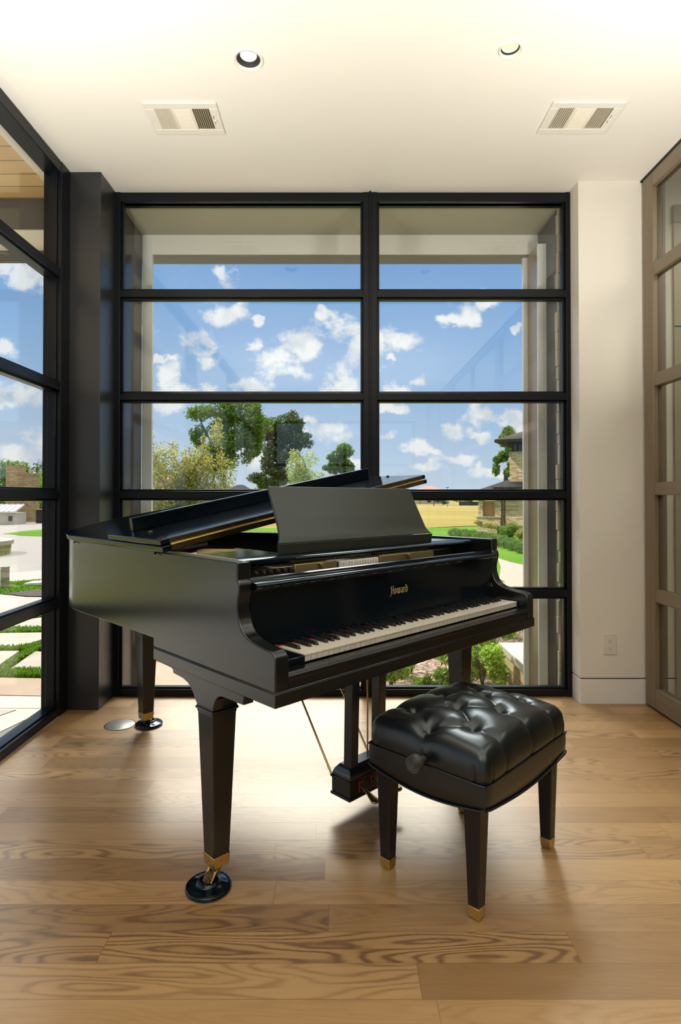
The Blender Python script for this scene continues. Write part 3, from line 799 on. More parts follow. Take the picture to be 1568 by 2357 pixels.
for j in range(NB+1):
    for i in range(NA+1):
        vs.append((*corner(av[i], bv[j]), top_z(av[i], bv[j])))
W_ = NA+1
for j in range(NB):
    for i in range(NA): fs.append((j*W_+i, j*W_+i+1, (j+1)*W_+i+1, (j+1)*W_+i))
ring = [i for i in range(NA+1)]+[j*W_+NA for j in range(1,NB+1)]+[NB*W_+i for i in range(NA-1,-1,-1)]+[j*W_ for j in range(NB-1,0,-1)]
prev = ring
for z, k in ((.425,.004),(.41,.004),(.397,.001),(HS-.004,-.006)):
    new = []
    for r in ring:
        a, b, zt = vs[r]; x, y = side_out(a,b,k); zz_ = z if z < zt else zt-.001
        crz = 0
        for s in seg:
            if min(s[1][0], BL-s[1][0]) < 1e-6 or min(s[1][1], BW-s[1][1]) < 1e-6:
                d = hypot(a-s[1][0], b-s[1][1]); crz = max(crz, .004*math.exp(-d/.006))
        # gathered corner folds
        for cx_, cy_ in ((0,0),(BL,0),(0,BW),(BL,BW)):
            dd_ = abs(a-cx_)+abs(b-cy_)-.018
            crz = max(crz, .005*math.exp(-((dd_-.020)/.0045)**2))
        L_ = hypot(x-BL/2,y-BW/2)
        x -= (x-BL/2)/L_*crz; y -= (y-BW/2)/L_*crz
        new.append(len(vs)); vs.append((x,y,zz_))
    for q in range(len(ring)):
        q2 = (q+1) % len(ring); fs.append((prev[q], new[q], new[q2], prev[q2]))
    prev = new
fs.append(tuple(prev[::-1]))
m.add(vs, fs)
m.build('cushion', M['leather'], bench, smooth=180)
for c in BT: MB().ball((c[0],c[1],top_z(*c)+.001), .0085, 12, 8, (1,1,.45)).build('button', M['leather'], bench, smooth=180)
# upholstered base with curved lower edge
def bot(a, b):
    """height of the lower edge at a perimeter point"""
    if a < .001 or a > BL-.001: t = b/BW; return .325-.027*sin(pi*t)
    t = a/BL; return .325-.022*sin(pi*t)
per = [(BL*i/24,0) for i in range(24)]+[(BL,BW*i/20) for i in range(20)]+[(BL-BL*i/24,BW) for i in range(24)]+[(0,BW-BW*i/20) for i in range(20)]
def inset(p, k): return side_out(p[0],p[1],-2*k)
def rc(p, k=0, r=.012):
    x, y = inset(p,k); x0_,x1_,y0_,y1_ = k,BL-k,k,BW-k
    cx_ = min(max(x,x0_+r),x1_-r); cy_ = min(max(y,y0_+r),y1_-r)
    dx, dy = x-cx_, y-cy_; l = hypot(dx,dy)
    if l > r: x, y = cx_+dx/l*r, cy_+dy/l*r
    return x, y
loops = [[(*rc(p), HS) for p in per], [(*rc(p,-.001), (HS+bot(*p))/2) for p in per], [(*rc(p,.001), bot(*p)+.004) for p in per], [(*rc(p,.004), bot(*p)) for p in per], [(*rc(p,.03), bot(*p)+.003) for p in per]]
MB().loft(loops).build('seat_box', M['leather'], bench, smooth=40)
for zf, nm in ((lambda p: HS, 'piping'), (lambda p: bot(*p)+.002, 'piping')):
    pts = [(*rc(p,-.0015), zf(p)) for p in per]; pts.append(pts[0])
    MB().tube(pts, .0030, 8, False).build(nm, M['leather'], bench, smooth=180)
def bleg(a, b):
    leg = MB().taper((a,b), .037, .037, .034, (a,b), .054, .054, .330).build('leg', M['darkwood'], bench, bevel=.004)
    MB().taper((a,b), .034, .034, .003, (a,b), .0385, .0385, .036).taper((a,b), .024, .024, 0, (a,b), .026, .026, .004).build('brass_tip', M['brass'], leg, bevel=.0015)
for a, b in ((.032,.050),(.033,BW-.058),(BL-.045,.050),(BL-.045,BW-.055)): bleg(a,b)
Mk = Matrix.Rotation(-pi/2,3,'Y')
knob = MB().lathe([(.010,.0),(.010,.034),(.024,.036),(.0255,.040),(.0255,.058),(.0245,.060),(.0225,.0585),(.0195,.0585),(.018,.0605),(.0165,.0605),(.0145,.0585),(.012,.0585),(.0105,.0605),(.0085,.0605),(.0065,.0585),(.004,.0585),(.0005,.0605)], (0,.207,.412), 40, Mk).build('height_knob', M['knob'], bench, smooth=50)
MB().lathe([(.016,0),(.016,.004)], (0,.207,.412), 24, Mk).build('knob_collar', M['darkwood'], knob)

# ------------------------------------------------------------------ small things in the room
def to_world(u, v):
    return (-.1675+u*cos(TH)-v*sin(TH), 1.556+u*sin(TH)+v*cos(TH))
cup_prof = [(0,.0),(.066,.0),(.0695,.003),(.070,.008),(.068,.012),(.064,.0135),(.061,.0125),(.058,.0135),(.040,.019),(.036,.020),(.034,.022),(.032,.026),(.0285,.0275),(.025,.026),(.0235,.020),(.021,.010),(.0,.0085)]
labs = ['black caster cup under the nearest piano leg','black caster cup under the tail leg next to the round floor plate','black caster cup under the far treble leg, behind the bench']
for (u, v), lab in zip(FEET, labs):
    x, y = to_world(u, v)
    o = MB().lathe(cup_prof, (0,0,0), 56).build('caster_cup', M['black'], smooth=50); o.location = (x,y,.0005)
    tag(o, lab, 'caster cup', 'caster cups under the piano legs')
# round floor outlet cover
fo = empty('floor_outlet', (-1.150,3.085,0), 0, 'round brushed metal outlet cover set in the floor behind the tail leg', 'floor outlet')
MB().lathe([(0,.0003),(.0735,.0003),(.075,.002),(.073,.0035),(.0,.0038)], n=56).build('cover', M['brushed'], fo, smooth=50)
MB().lathe([(.0755,.0004),(.079,.0004),(.079,.0022),(.0755,.0022)], n=56, cap=False).build('cover_ring', M['brass'], fo)
MB().lathe([(.006,.0036),(.006,.0046),(0,.0046)], (-.010,-.036,0), 16).build('screw', M['steel'], fo)
for x in (-.030,.010): MB().box(x-.004,x+.004,-.0385,-.0335,.0037,.0041).build('key_hole', M['dark'], fo)
# wall outlet
wo = empty('wall_outlet', (1.576,3.3995,.346), 0, 'cream duplex power outlet low on the white pier', 'wall outlet')
MB().box(-.037,.037,-.005,.0005,-.060,.060).build('face_plate', M['plate'], wo, bevel=.002)
for z in (.0195,-.0195):
    r = MB().lathe([(0,.0),(.0165,.0),(.0165,.0025),(.0,.0028)], (0,-.0048,z), 32, Matrix.Rotation(pi/2,3,'X')).build('receptacle', M['plate'], wo, smooth=40)
    m = MB()
    for x in (-.0062,.0062): m.box(x-.0011,x+.0011,-.0078,-.0070,z+.001,z+.009)
    m.build('slots', simple('slot_grey',(.28,.26,.22)), r)
    MB().lathe([(0,0),(.0026,0),(.0026,.001),(0,.001)], (0,-.0072,z-.0075), 12, Matrix.Rotation(pi/2,3,'X')).build('ground_hole', M['dark'], r)
# ceiling vents
def vent(x, y, w, d, label):
    v = empty('air_vent', (x,y,H), 0, label, 'vent', 'ceiling vents')
    bx, by = w*.5, d*.5; ix, iy = bx-.042, by-.040
    m = MB()
    for a in ((-bx,bx,-by,-iy),(-bx,bx,iy,by),(-bx,-ix,-iy,iy),(ix,bx,-iy,iy)): m.box(*a,-.009,-.0005)
    s1, s2 = -ix+2*ix*.325, -ix+2*ix*.665
    for s in (s1,s2): m.box(s-.006,s+.006,-iy,iy,-.009,-.001)
    m.build('frame', M['white'], v, bevel=.003)
    MB().box(-ix,ix,-iy,iy,-.0012,-.0004).build('backing', M['ventdark'], v)  # dark plate painted as the shaded duct opening; the ceiling is uncut here
    def bank(a0, a1, along, tilt):
        m = MB()
        if along == 'y':
            n = 8
            for i in range(n):
                c = a0+(i+.5)*(a1-a0)/n
                m.loft([[(c-.0045,-iy,-.0085),(c-.0035,-iy,-.0090),(c+tilt*.007+.001,-iy,-.0015),(c+tilt*.007,-iy,-.0015)],[(c-.0045,iy,-.0085),(c-.0035,iy,-.0090),(c+tilt*.007+.001,iy,-.0015),(c+tilt*.007,iy,-.0015)]])
        else:
            n = 11
            for i in range(n):
                c = -iy+(i+.5)*2*iy/n
                m.loft([[(a0,c+.005,-.0090),(a0,c+.004,-.0095),(a0,c-.0075,-.0015),(a0,c-.0065,-.0015)],[(a1,c+.005,-.0090),(a1,c+.004,-.0095),(a1,c-.0075,-.0015),(a1,c-.0065,-.0015)]])
        m.build('louver_bank', M['slat'], v)
    bank(-ix,s1-.006,'y',1.0); bank(s1+.006,s2-.006,'x',1); bank(s2+.006,ix,'y',-1.0)
    MB().box(ix+.010,ix+.0125,-.030,.030,-.0096,-.009).build('lever_slot', M['dark'], v)
    MB().box(ix+.008,ix+.020,-.004,.008,-.016,-.009).build('lever', M['white'], v, bevel=.002)
    for sx in (-1,1): MB().lathe([(.0035,-.0105),(.0035,-.009)], (sx*(bx-.018)+.0,.0,0), 10).build('screw', M['slat'], v)
vent(-.747,2.83,.345,.235,'white ceiling vent on the left, above the piano tail')
vent(1.178,2.825,.345,.235,'white ceiling vent on the right, near the pier')
# recessed lamps
dl_lab = ['larger white recessed ceiling lamp with a black baffle, on the left','small recessed ceiling lamp with a greenish lens, on the right','recessed ceiling lamp cut by the top edge of the picture']
for (cx, cy, r), lab, R in zip(LIGHTS, dl_lab, (.0630,.0475,.0475)):
    d = empty('downlight', (cx,cy,H), 0, lab, 'downlight', 'recessed ceiling lamps')
    MB().lathe([(R,-.0005),(R,-.004),(R-.003,-.007),(r+.001,-.005),(r-.002,-.001),(r-.002,.004),(R,.002),(R,-.0005)], n=56, cap=False).build('trim_ring', M['white'], d, smooth=50)
    dep = .022 if r > .05 else .016; r2 = r*.68 if r > .05 else r*.86
    MB().lathe([(r-.001,.0),(r2,dep),(r2,dep+.02),(r+.004,dep+.02),(r+.004,.0)], n=48, cap=False).build('baffle', M['dark'], d, smooth=50)
    MB().lathe([(0,dep+.004),(r2*.55,dep+.001),(r2*.86,dep-.001),(r2*.93,dep-.006),(r2*.99,dep-.006),(r2*.99,dep+.012),(0,dep+.012)], n=48).build('lens', M['lens'] if r > .05 else M['lensg'], d, smooth=40)

# ------------------------------------------------------------------ outdoors
def gh(x, y):
    """ground height: the left yard lies a little higher than the planting bed behind the back window"""
    t = (x+.44*y+.15)/max(.30,.05*y)
    t = max(0,min(1,t)); t = t*t*(3-2*t)
    return -.12-.19*t
def terrain():
    ys_ = [3.6]+[4+.35*i for i in range(18)]+[11+1.2*i for i in range(20)]+[36+6*i for i in range(20)]+[170,220,320,500]
    ts = [-2.6+.08*i for i in range(66)]
    vs = []; fs = []
    for y in ys_:
        for t in ts: vs.append((t*y, y, gh(t*y,y)-.015))
    n = len(ts)
    for j in range(len(ys_)-1):
        for i in range(n-1): fs.append((j*n+i,j*n+i+1,(j+1)*n+i+1,(j+1)*n+i))
    return MB().add(vs,fs).build('terrain', M['terrain'], smooth=180)
struct(terrain(), 'grassy ground outside the windows', 'ground')
struct(MB().box(-30,-1.64,-8,3.6,-.4,-.135).build('side_yard', M['concrete']), 'paved ground along the left window', 'ground')
def patch(name, poly, mat, dz=.004, dense=True, thick=0):
    if thick and poly[0][0] < -1.6: poly = clip(poly, -.455, -1) if min(p[0]/p[1] for p in poly) < -.46 else poly
    bm = bmesh.new()
    P = []
    for i, p in enumerate(poly):
        q = poly[(i+1) % len(poly)]; n = max(1, int(hypot(q[0]-p[0],q[1]-p[1])/(.5+.06*p[1])))
        for k in range(n): P.append((p[0]+(q[0]-p[0])*k/n, p[1]+(q[1]-p[1])*k/n))
    vs = [bm.verts.new((x,y,gh(x,y)+dz)) for x,y in P]
    f = bm.faces.new(vs)
    if thick:
        r = bmesh.ops.extrude_face_region(bm, geom=[f])
        for v in r['geom']:
            if isinstance(v, bmesh.types.BMVert): v.co.z -= thick
    bmesh.ops.triangulate(bm, faces=bm.faces)
    bmesh.ops.recalc_face_normals(bm, faces=bm.faces)
    me = bpy.data.meshes.new(name); bm.to_mesh(me); bm.free(); me.materials.append(mat)
    if me.polygons[0].normal.z < 0 and not thick: me.flip_normals()
    o = bpy.data.objects.new(name, me); COL.objects.link(o); return o
def clip(poly, k, sign):
    """keep the side of the line x = k*y that the patch belongs to"""
    out = []
    f = lambda p: sign*(p[0]-k*p[1])
    for i, p in enumerate(poly):
        q = poly[(i+1) % len(poly)]
        if f(p) >= 0: out.append(p)
        if f(p)*f(q) < 0:
            t = f(p)/(f(p)-f(q)); out.append((p[0]+(q[0]-p[0])*t, p[1]+(q[1]-p[1])*t))
    return out
def ground(name, poly, mat, dz, lab, cat, side=0):
    if side < 0: poly = clip(poly, -.462, -1)
    if side > 0: poly = clip(poly, -.375, 1)
    return struct(patch(name, poly, mat, dz), lab, cat)
def wavy(poly, amp=.05, n=6, seed=1):
    random.seed(seed); out = []
    for i, p in enumerate(poly):
        q = poly[(i+1) % len(poly)]
        for k in range(n): out.append((p[0]+(q[0]-p[0])*k/n+random.uniform(-amp,amp), p[1]+(q[1]-p[1])*k/n+random.uniform(-amp,amp)))
    return out
M['rooftan'] = simple('roof_tan_shingle', lin(165,128,92), .85, var=.15, scale=3)
# left yard
ground('driveway', [(-30,8.5),(-7.5,8.6),(-5.8,9.0),(-5.0,9.4),(-4.3,9.8),(-3.0,10.3),(-6.5,17),(-13,31),(-30,34)], M['drive'], .003, 'grey paved driveway beyond the left window','driveway', -1)
ground('driveway_apron', [(-9,9.6),(-5.7,10.2),(-5.15,10.9),(-4.2,11.8),(-3.6,10.2),(-4.53,9.47),(-5.04,9.17),(-5.35,8.9),(-9,8.3)], M['concrete'], .008, 'pale apron strip at the near edge of the driveway','driveway', -1)
ground('lawn_island', wavy([(-12.2,21.3),(-12.5,23),(-12.1,25.4),(-9.6,26),(-8.6,22),(-9.3,19.9),(-10.77,20.1)],.06,3), M['lawn'], .012, 'pointed lawn island in the driveway','lawn', -1)
ground('front_lawn', [(-9,9.0),(-5.23,9.03),(-5.04,9.17),(-4.53,9.47),(-3.4,9.7),(-3.2,8.6),(-3.9,8.4),(-4.38,8.15),(-4.54,7.94),(-4.84,8.05),(-9,8.3)], M['lawn'], .012, 'bright lawn between driveway and footpath','lawn', -1)
ground('mulch_bed', wavy([(-4.60,7.94),(-4.38,8.2),(-4.07,8.51),(-3.2,8.7),(-3.2,7.7),(-3.7,7.72),(-4.15,7.74)],.03,4), M['mulch'], .016, 'dark bark mulch bed at the edge of the lawn','mulch', -1)
ground('footpath', [(-9,8.0),(-4.62,7.98),(-4.13,7.73),(-3.68,7.7),(-2.9,7.7),(-3.1,6.9),(-3.35,6.2),(-9,5.6)], M['concrete'], .006, 'pale concrete footpath beside the stepping slabs','path', -1)
def slab(poly, mat, lab):
    o = patch('paving_slab', poly, mat, .012, thick=.05); tag(o, lab, 'paving slab', 'flagstones by the left window'); return o
slab([(-3.5,4.25),(-2.46,4.25),(-1.975,4.275),(-1.81,3.90),(-3.3,3.89)], M['flagb'], 'brown flagstone nearest the house, outside the left window')
slab([(-3.4,4.45),(-2.58,4.42),(-2.655,4.60),(-2.72,4.99),(-3.4,4.97)], M['flag'], 'flagstone corner left of the diagonal grass joint')
slab([(-2.50,4.45),(-2.12,4.48),(-2.1,5.0),(-2.58,4.98)], M['flag'], 'rough flagstone right of the diagonal grass joint, second from the house')
slab([(-3.9,5.63),(-3.26,5.64),(-2.76,5.68),(-2.70,5.54),(-2.79,5.18),(-2.97,5.13),(-3.9,5.12)], M['flag'], 'third flagstone from the house, above the grass cross')
slab([(-3.9,6.0),(-3.43,5.93),(-3.26,6.37),(-3.04,6.40),(-2.80,5.93),(-3.2,5.89),(-3.9,5.83)], M['flag'], 'fourth flagstone from the house, next to the footpath')
slab([(-2.62,5.30),(-2.2,5.6),(-2.1,5.22),(-2.52,5.23)], M['flag'], 'small flagstone tip beside the corner column')
slab([(-3.24,6.76),(-2.9,6.8),(-2.85,6.5),(-3.22,6.48)], M['flag'], 'far flagstone tip at the top of the grass joint')
for i, (poly, lab) in enumerate([([(-1.74,3.64),(-1.81,3.885),(-3.4,3.88),(-3.1,3.64)], 'pale patio slab along the brown flagstone'),
        ([(-1.98,2.90),(-1.80,3.63),(-3.1,3.63),(-3.1,2.90)], 'pale patio slab beside the left window')]):
    o = patch('patio_slab', poly, M['flagp'], .010, thick=.05); tag(o, lab, 'patio slab', 'pale patio slabs')
o = patch('patio_inset', [(-2.05,3.46),(-1.98,3.60),(-2.7,3.60),(-2.7,3.46)], M['concrete'], .014, thick=.02); tag(o, 'grey rectangle set in the pale patio', 'patio slab')
struct(patch('grey_strip', wavy([(-1.645,2.0),(-1.645,3.6),(-1.70,3.80),(-1.76,3.62),(-1.84,3.3),(-1.93,3.0),(-2.1,2.5),(-2.3,2.0)],.012,4), M['grey_strip'], .022, thick=.1), 'grey rough edged strip along the left window', 'grey_strip')  # dark grey strip with a wavy outline beside the window
def blades(name, polys, n, hgt, lab, mat, wid=.008, seed=1):
    rng = np.random.default_rng(seed)
    def inside(p, poly):
        c = False
        for i in range(len(poly)):
            a, b = poly[i], poly[i-1]
            if (a[1] > p[1]) != (b[1] > p[1]) and p[0] < (b[0]-a[0])*(p[1]-a[1])/(b[1]-a[1])+a[0]: c = not c
        return c
    V = []; F = []
    for poly in polys:
        xs = [p[0] for p in poly]; ys_ = [p[1] for p in poly]; k = 0; t = 0
        while k < n and t < n*8:
            t += 1; p = (rng.uniform(min(xs),max(xs)), rng.uniform(min(ys_),max(ys_)))
            if not inside(p, poly): continue
            k += 1; a = rng.uniform(0,2*pi); h = hgt*rng.uniform(.5,1.1); l = rng.uniform(.1,.7)*h
            z = gh(*p); dx, dy = cos(a)*wid, sin(a)*wid; lx, ly = cos(a+1.4)*l, sin(a+1.4)*l
            b = len(V)
            V += [(p[0]-dx,p[1]-dy,z),(p[0]+dx,p[1]+dy,z),(p[0]+lx*.4+dx*.7,p[1]+ly*.4+dy*.7,z+h*.65),(p[0]+lx*.4-dx*.7,p[1]+ly*.4-dy*.7,z+h*.65),(p[0]+lx,p[1]+ly,z+h)]
            F += [(b,b+1,b+2,b+3),(b+3,b+2,b+4)]
    me = bpy.data.meshes.new(name); me.from_pydata(V,[],F); me.materials.append(mat)
    o = bpy.data.objects.new(name, me); COL.objects.link(o); tag(o, lab, 'grass', kind='stuff'); return o
blades('grass_joint', [[(-3.0,4.42),(-2.15,4.46),(-1.95,4.29),(-2.9,4.27)], [(-2.61,4.56),(-2.69,5.20),(-2.5,5.5),(-2.2,5.55),(-2.2,5.44),(-2.54,5.28),(-2.58,4.99),(-2.53,4.42)], [(-3.6,5.09),(-2.81,5.12),(-2.72,5.21),(-2.3,5.19),(-2.3,5.06),(-3.5,5.00)],
       [(-3.8,5.82),(-3.18,5.88),(-2.7,5.91),(-2.68,5.70),(-3.8,5.66)], [(-3.42,6.28),(-3.31,6.89),(-2.9,6.95),(-2.95,6.42),(-3.05,6.40),(-3.26,6.40)]], 2200, .042, 'tufts of grass growing in the joints between the flagstones', M['blade'], .007)
blades('lawn_blades', [[(-6.2,8.95),(-5.23,9.03),(-4.53,9.47),(-3.6,9.6),(-4.07,8.55),(-4.38,8.22),(-4.54,7.96),(-5.2,8.05)]], 5200, .035, 'short blades of the bright front lawn', M['blade'], .012, 4)
p = empty('bollard_light', (-4.83,8.47,gh(-4.83,8.47)), 0, 'slim dark square path light standing in the front lawn', 'bollard')
MB().box(-.042,.042,-.042,.042,0,.31).build('post', M['stonedark'], p, bevel=.004); MB().box(-.046,.046,-.046,.046,.305,.318).build('cap', M['canopy_dark'], p)
u_ = empty('utility_box', (-5.10,8.80,gh(-5.1,8.8)), 0, 'pale utility box cut by the left picture edge, by the path light', 'utility box')
MB().box(-.10,.05,-.1,.1,0,.24).build('body', simple('utility_grey',(.55,.56,.56)), u_, bevel=.01); MB().box(-.105,.055,-.105,.105,.24,.262).build('lid', simple('utility_lid',(.6,.6,.6)), u_)
o = MB().loft([[(-.22,-.14,0),(.16,-.14,0),(.16,.14,0),(-.22,.14,0)],[(-.22,-.14,.03),(.16,-.14,.05),(.16,.14,.05),(-.22,.14,.03)]]).build('hatch_cover', simple('hatch_white',(.70,.68,.64)), bevel=.004)
o.location = (-4.44,8.80,gh(-4.44,8.8)+.02); tag(o, 'flat white hatch cover lying on the front lawn', 'hatch cover')
# round stone fire pit
fp = empty('fire_pit', (-8.78,13.4,gh(-8.5,13.3)), 0, 'round stone walled fire pit in the driveway', 'fire pit')
MB().lathe([(1.0,0),(1.10,0),(1.12,.24),(.82,.24),(.82,.05),(0,.05)], n=48).build('wall', M['stonewall'], fp)
MB().lathe([(1.17,.24),(1.17,.33),(.78,.33),(.78,.24)], n=48).build('coping', M['concrete'], fp)
# far garden wall, gate pier, shed, chimney
o = MB().box(-15.75,-9.6,30.4,30.7,-.3,.57).build('garden_wall', M['fence']); tag(o, 'long dark garden wall across the far side of the driveway', 'wall')
o = MB().box(-15.75,-9.6,30.35,30.75,.57,.62).build('wall_coping', M['stonewall'], o)
o = MB().box(-22,-16.6,29.5,29.9,-.3,.25).build('garden_wall', M['stonewall']); tag(o, 'low stone garden wall left of the white shed', 'wall')
sh = empty('garden_shed', (-16.7,29.3,-.25), 0, 'small white shed with a ribbed white metal roof beside the far wall', 'shed')
MB().box(-.75,.75,-.5,.5,0,.72).build('walls', simple('shed_white',(.62,.58,.50)), sh)
m = MB(); m.loft([[(-1.1,-.75,.74),(.9,-.75,.74),(.9,.1,1.08),(-1.1,.1,1.08)],[(-1.1,-.75,.78),(.9,-.75,.78),(.9,.1,1.12),(-1.1,.1,1.12)]])
for i in range(8): x = -1.08+i*.27; m.loft([[(x,-.75,.78),(x+.05,-.75,.78),(x+.05,.1,1.12),(x,.1,1.12)],[(x,-.75,.81),(x+.05,-.75,.81),(x+.05,.1,1.15),(x,.1,1.15)]])
m.build('roof', M['shedroof'], sh); MB().box(.42,.62,-.51,-.5,.30,.55).build('window', M['dark'], sh)
tw = empty('stone_chimney', (-17.3,32,-.3), 0, 'stepped stone chimney rising among the trees on the left', 'chimney')
MB().box(-.72,-.06,-.4,.4,0,3.25).build('tall_stack', M['stonewall'], tw); MB().box(-.06,.70,-.4,.4,0,2.75).build('low_stack', M['stonewall'], tw)
MB().box(-.10,.74,-.44,.44,2.75,2.85).build('coping', M['stonewall'], tw)

# back yard
ground('dry_field', [(-60,28.9),(-3,28.9),(3.9,28.9),(6.9,31.2),(30,36),(90,60),(90,200),(-60,200)], M['dryfield'], .01, 'wide dry golden field beyond the lawn','field', 1)
ground('back_lawn', [(-9,9.4),(1,9.2),(3.3,10.4),(3.8,14.6),(5.1,19),(9,24),(9,31.6),(4.1,28.9),(-14,28.9)], M['lawn'], .012, 'bright green lawn behind the house','lawn', 1)
ground('garden_path', [(1.2,7.0),(2.96,10.3),(2.96,10.77),(3.5,12.6),(3.97,14.6),(4.14,13.2),(7,11.0),(7,7.0),(4,6.9)], M['path'], .016, 'tan curving path right of the piano','path', 1)
ground('lawn_strip', [(3.95,14.75),(5.3,18.8),(9,16.5),(9,11.6),(4.14,12.9),(4.0,13.6)], M['lawn'], .02, 'bright lawn strip between hedge and path','lawn', 1)
ground('flower_bed', [(-.62,4.12),(1.30,4.12),(1.30,4.9),(2.4,6.9),(1.2,7.1),(-.2,7.2),(-.5,6.6)], M['chips'], .02, 'bed of pale bark chips under the back window','flower bed', 1)
ground('back_path', [(-3.4,8.4),(-1,8.4),(-.2,7.15),(1.2,7.05),(3.2,9.0),(3.2,10.5),(1,9.3),(-3.4,9.5)], M['path'], .014, 'tan path crossing behind the flower bed','path', 1)
ground('back_walk', [(-2.3,4.12),(-.62,4.12),(-.5,6.6),(-.2,7.2),(-1,8.6),(-3.3,8.6)], M['flagb'], .018, 'flagstone walk behind the piano tail','path', 1)
blades('walk_grass', [[(-1.78,5.35),(-1.2,5.42),(-1.2,5.62),(-1.8,5.6)]], 2600, .09, 'strip of grass crossing the walk seen under the piano', M['blade'], .007, 9)

def leafcloud(blobs, n, size, seed, fill=.55, droop=.3, aspect=.5):
    """many small folded leaves scattered through ellipsoid blobs (cx,cy,cz,rx,ry,rz)"""
    rng = np.random.default_rng(seed)
    B = np.array(blobs); vol = (B[:,3]*B[:,4]*B[:,5])**(2/3.); vol /= vol.sum()
    idx = rng.choice(len(B), n, p=vol)
    d = rng.normal(size=(n,3)); d /= np.linalg.norm(d,axis=1)[:,None]
    r = (fill**3+(1-fill**3)*rng.random(n))**(1/3.)*(1+.10*rng.normal(size=n))
    c = B[idx,:3]+d*r[:,None]*B[idx,3:6]
    a = rng.normal(size=(n,3)); a[:,2] -= droop; a /= np.linalg.norm(a,axis=1)[:,None]
    b = np.cross(a, d+.6*rng.normal(size=(n,3))); b /= (np.linalg.norm(b,axis=1)[:,None]+1e-9)
    s = size*rng.uniform(.6,1.3,n)
    a *= s[:,None]; b *= (s*aspect)[:,None]
    V = np.stack([c-a, c+b*.9-a*.1, c+a, c-b*.9-a*.1],1).reshape(-1,3)
    F = [(4*i,4*i+1,4*i+2,4*i+3) for i in range(n)]
    return V, F
def foliage(name, blobs, n, size, mat, parent, seed, **k):
    V, F = leafcloud(blobs, n, size, seed, **k)
    me = bpy.data.meshes.new(name); me.from_pydata(V.tolist(), [], F); me.materials.append(mat)
    o = bpy.data.objects.new(name, me); COL.objects.link(o); o.parent = parent; return o
def tree(name, loc, trunk, blobs, n, size, mat, lab, cat='tree', group=None, seed=1, **k):
    e = empty(name, loc, 0, lab, cat, group)
    m = MB()
    for pts, r in trunk: m.tube(pts, r, 8)
    if trunk: m.build('trunk', M['trunk'], e, smooth=60)
    foliage('crown', blobs, n, size, mat, e, seed, **k); return e
def rblobs(cs, sub, seed, j=.5, s=.45):
    """break big blobs into clumps"""
    random.seed(seed); out = []
    for c in cs:
        for i in range(sub):
            th = random.uniform(0,2*pi); ph = math.acos(random.uniform(-1,1)); q = random.uniform(.45,1)
            out.append((c[0]+c[3]*q*sin(ph)*cos(th), c[1]+c[4]*q*sin(ph)*sin(th), c[2]+c[5]*q*cos(ph), c[3]*s*random.uniform(.6,1.2), c[4]*s*random.uniform(.6,1.2), c[5]*s*random.uniform(.55,1.0)))
    return out
G0 = -.3
# two big dark trees, a slim one, and loose pale shrubs in front
tree('oak_tree', (-7.6,38,G0), [([(0,0,0),(.1,0,2.5),(.0,0,5),(.3,0,7)],[.28,.22,.14,.05]),([(.05,0,3.2),(1.2,0,5.2),(2.0,0,6.2)],[.12,.08,.03]),([(.0,0,4),(-1.2,0,6),(-1.6,.2,7)],[.1,.06,.02])],
     rblobs([(-.2,0,6.9,1.6,1.4,1.1),(1.55,0,6.3,1.35,1.3,1.55),(.9,0,4.6,1.1,1.1,1.3),(-.3,0,4.3,1.1,1,1.4),(2.2,0,4.7,.55,.7,.7),(-1.5,0,5.6,.5,.6,.8)], 11, 11, s=.58), 26000, .095, M['leafmid'], 'tallest tree behind the piano lid, broad and dark green', seed=2)
tree('elm_tree', (-4.30,42,G0), [([(0,0,0),(-.05,0,2.5),(.1,0,5),(.1,0,6.4)],[.32,.26,.16,.05]),([(0,0,3),(1.0,0,4.6),(1.6,0,5.3)],[.12,.08,.03]),([(-.02,0,2.6),(-.9,0,3.6)],[.1,.03])],
     rblobs([(.45,0,6.0,1.15,1.1,.95),(-.55,0,5.3,.95,1,1.0),(1.3,0,4.9,.95,.9,.75),(0,0,3.9,1.25,1.1,.9),(-.6,0,2.7,1.15,1.1,.8),(-1.2,0,6.0,.45,.5,.6),(.3,0,2.2,1.2,1,.7)], 10, 12, s=.56), 23000, .095, M['leafdark'], 'very dark tree just left of the music desk, second from the column', seed=3).scale = (1.105,1.105,1.105)
tree('pollard_tree', (-.15,40,G0), [([(-.3,0,0),(-.1,0,2.6),(.1,0,4)],[.16,.12,.06])],
     rblobs([(.25,0,4.35,.85,.8,.75),(-.3,0,3.5,.6,.6,.5),(.55,0,3.6,.5,.5,.7)], 9, 13, s=.6), 8000, .09, M['leafmid'], 'small round headed tree near the window mullion', seed=4)
sh_cs = [(-.35,0,2.0,.70,.5,1.05),(.25,0,1.7,.68,.5,.95),(-.7,0,1.1,.5,.5,.75),(.62,0,1.0,.5,.5,.7),(0,0,.7,.8,.6,.7)]
random.seed(5)
stems = [([(random.uniform(-.15,.15),0,0),(random.uniform(-.4,.4),random.uniform(-.2,.2),1.2),(random.uniform(-.9,.8),random.uniform(-.4,.4),random.uniform(2.0,3.25))],[.022,.016,.005]) for _ in range(12)]
tree('willow_shrub', (-3.55,13.6,G0), stems, rblobs(sh_cs, 9, 14, s=.62)+[(s_[0][2][0],s_[0][2][1],s_[0][2][2],.13,.13,.28) for s_ in stems], 27000, .036, M['leafolive'], 'tall loose yellowish shrub next to the left jamb', 'shrub', seed=5, fill=.2)
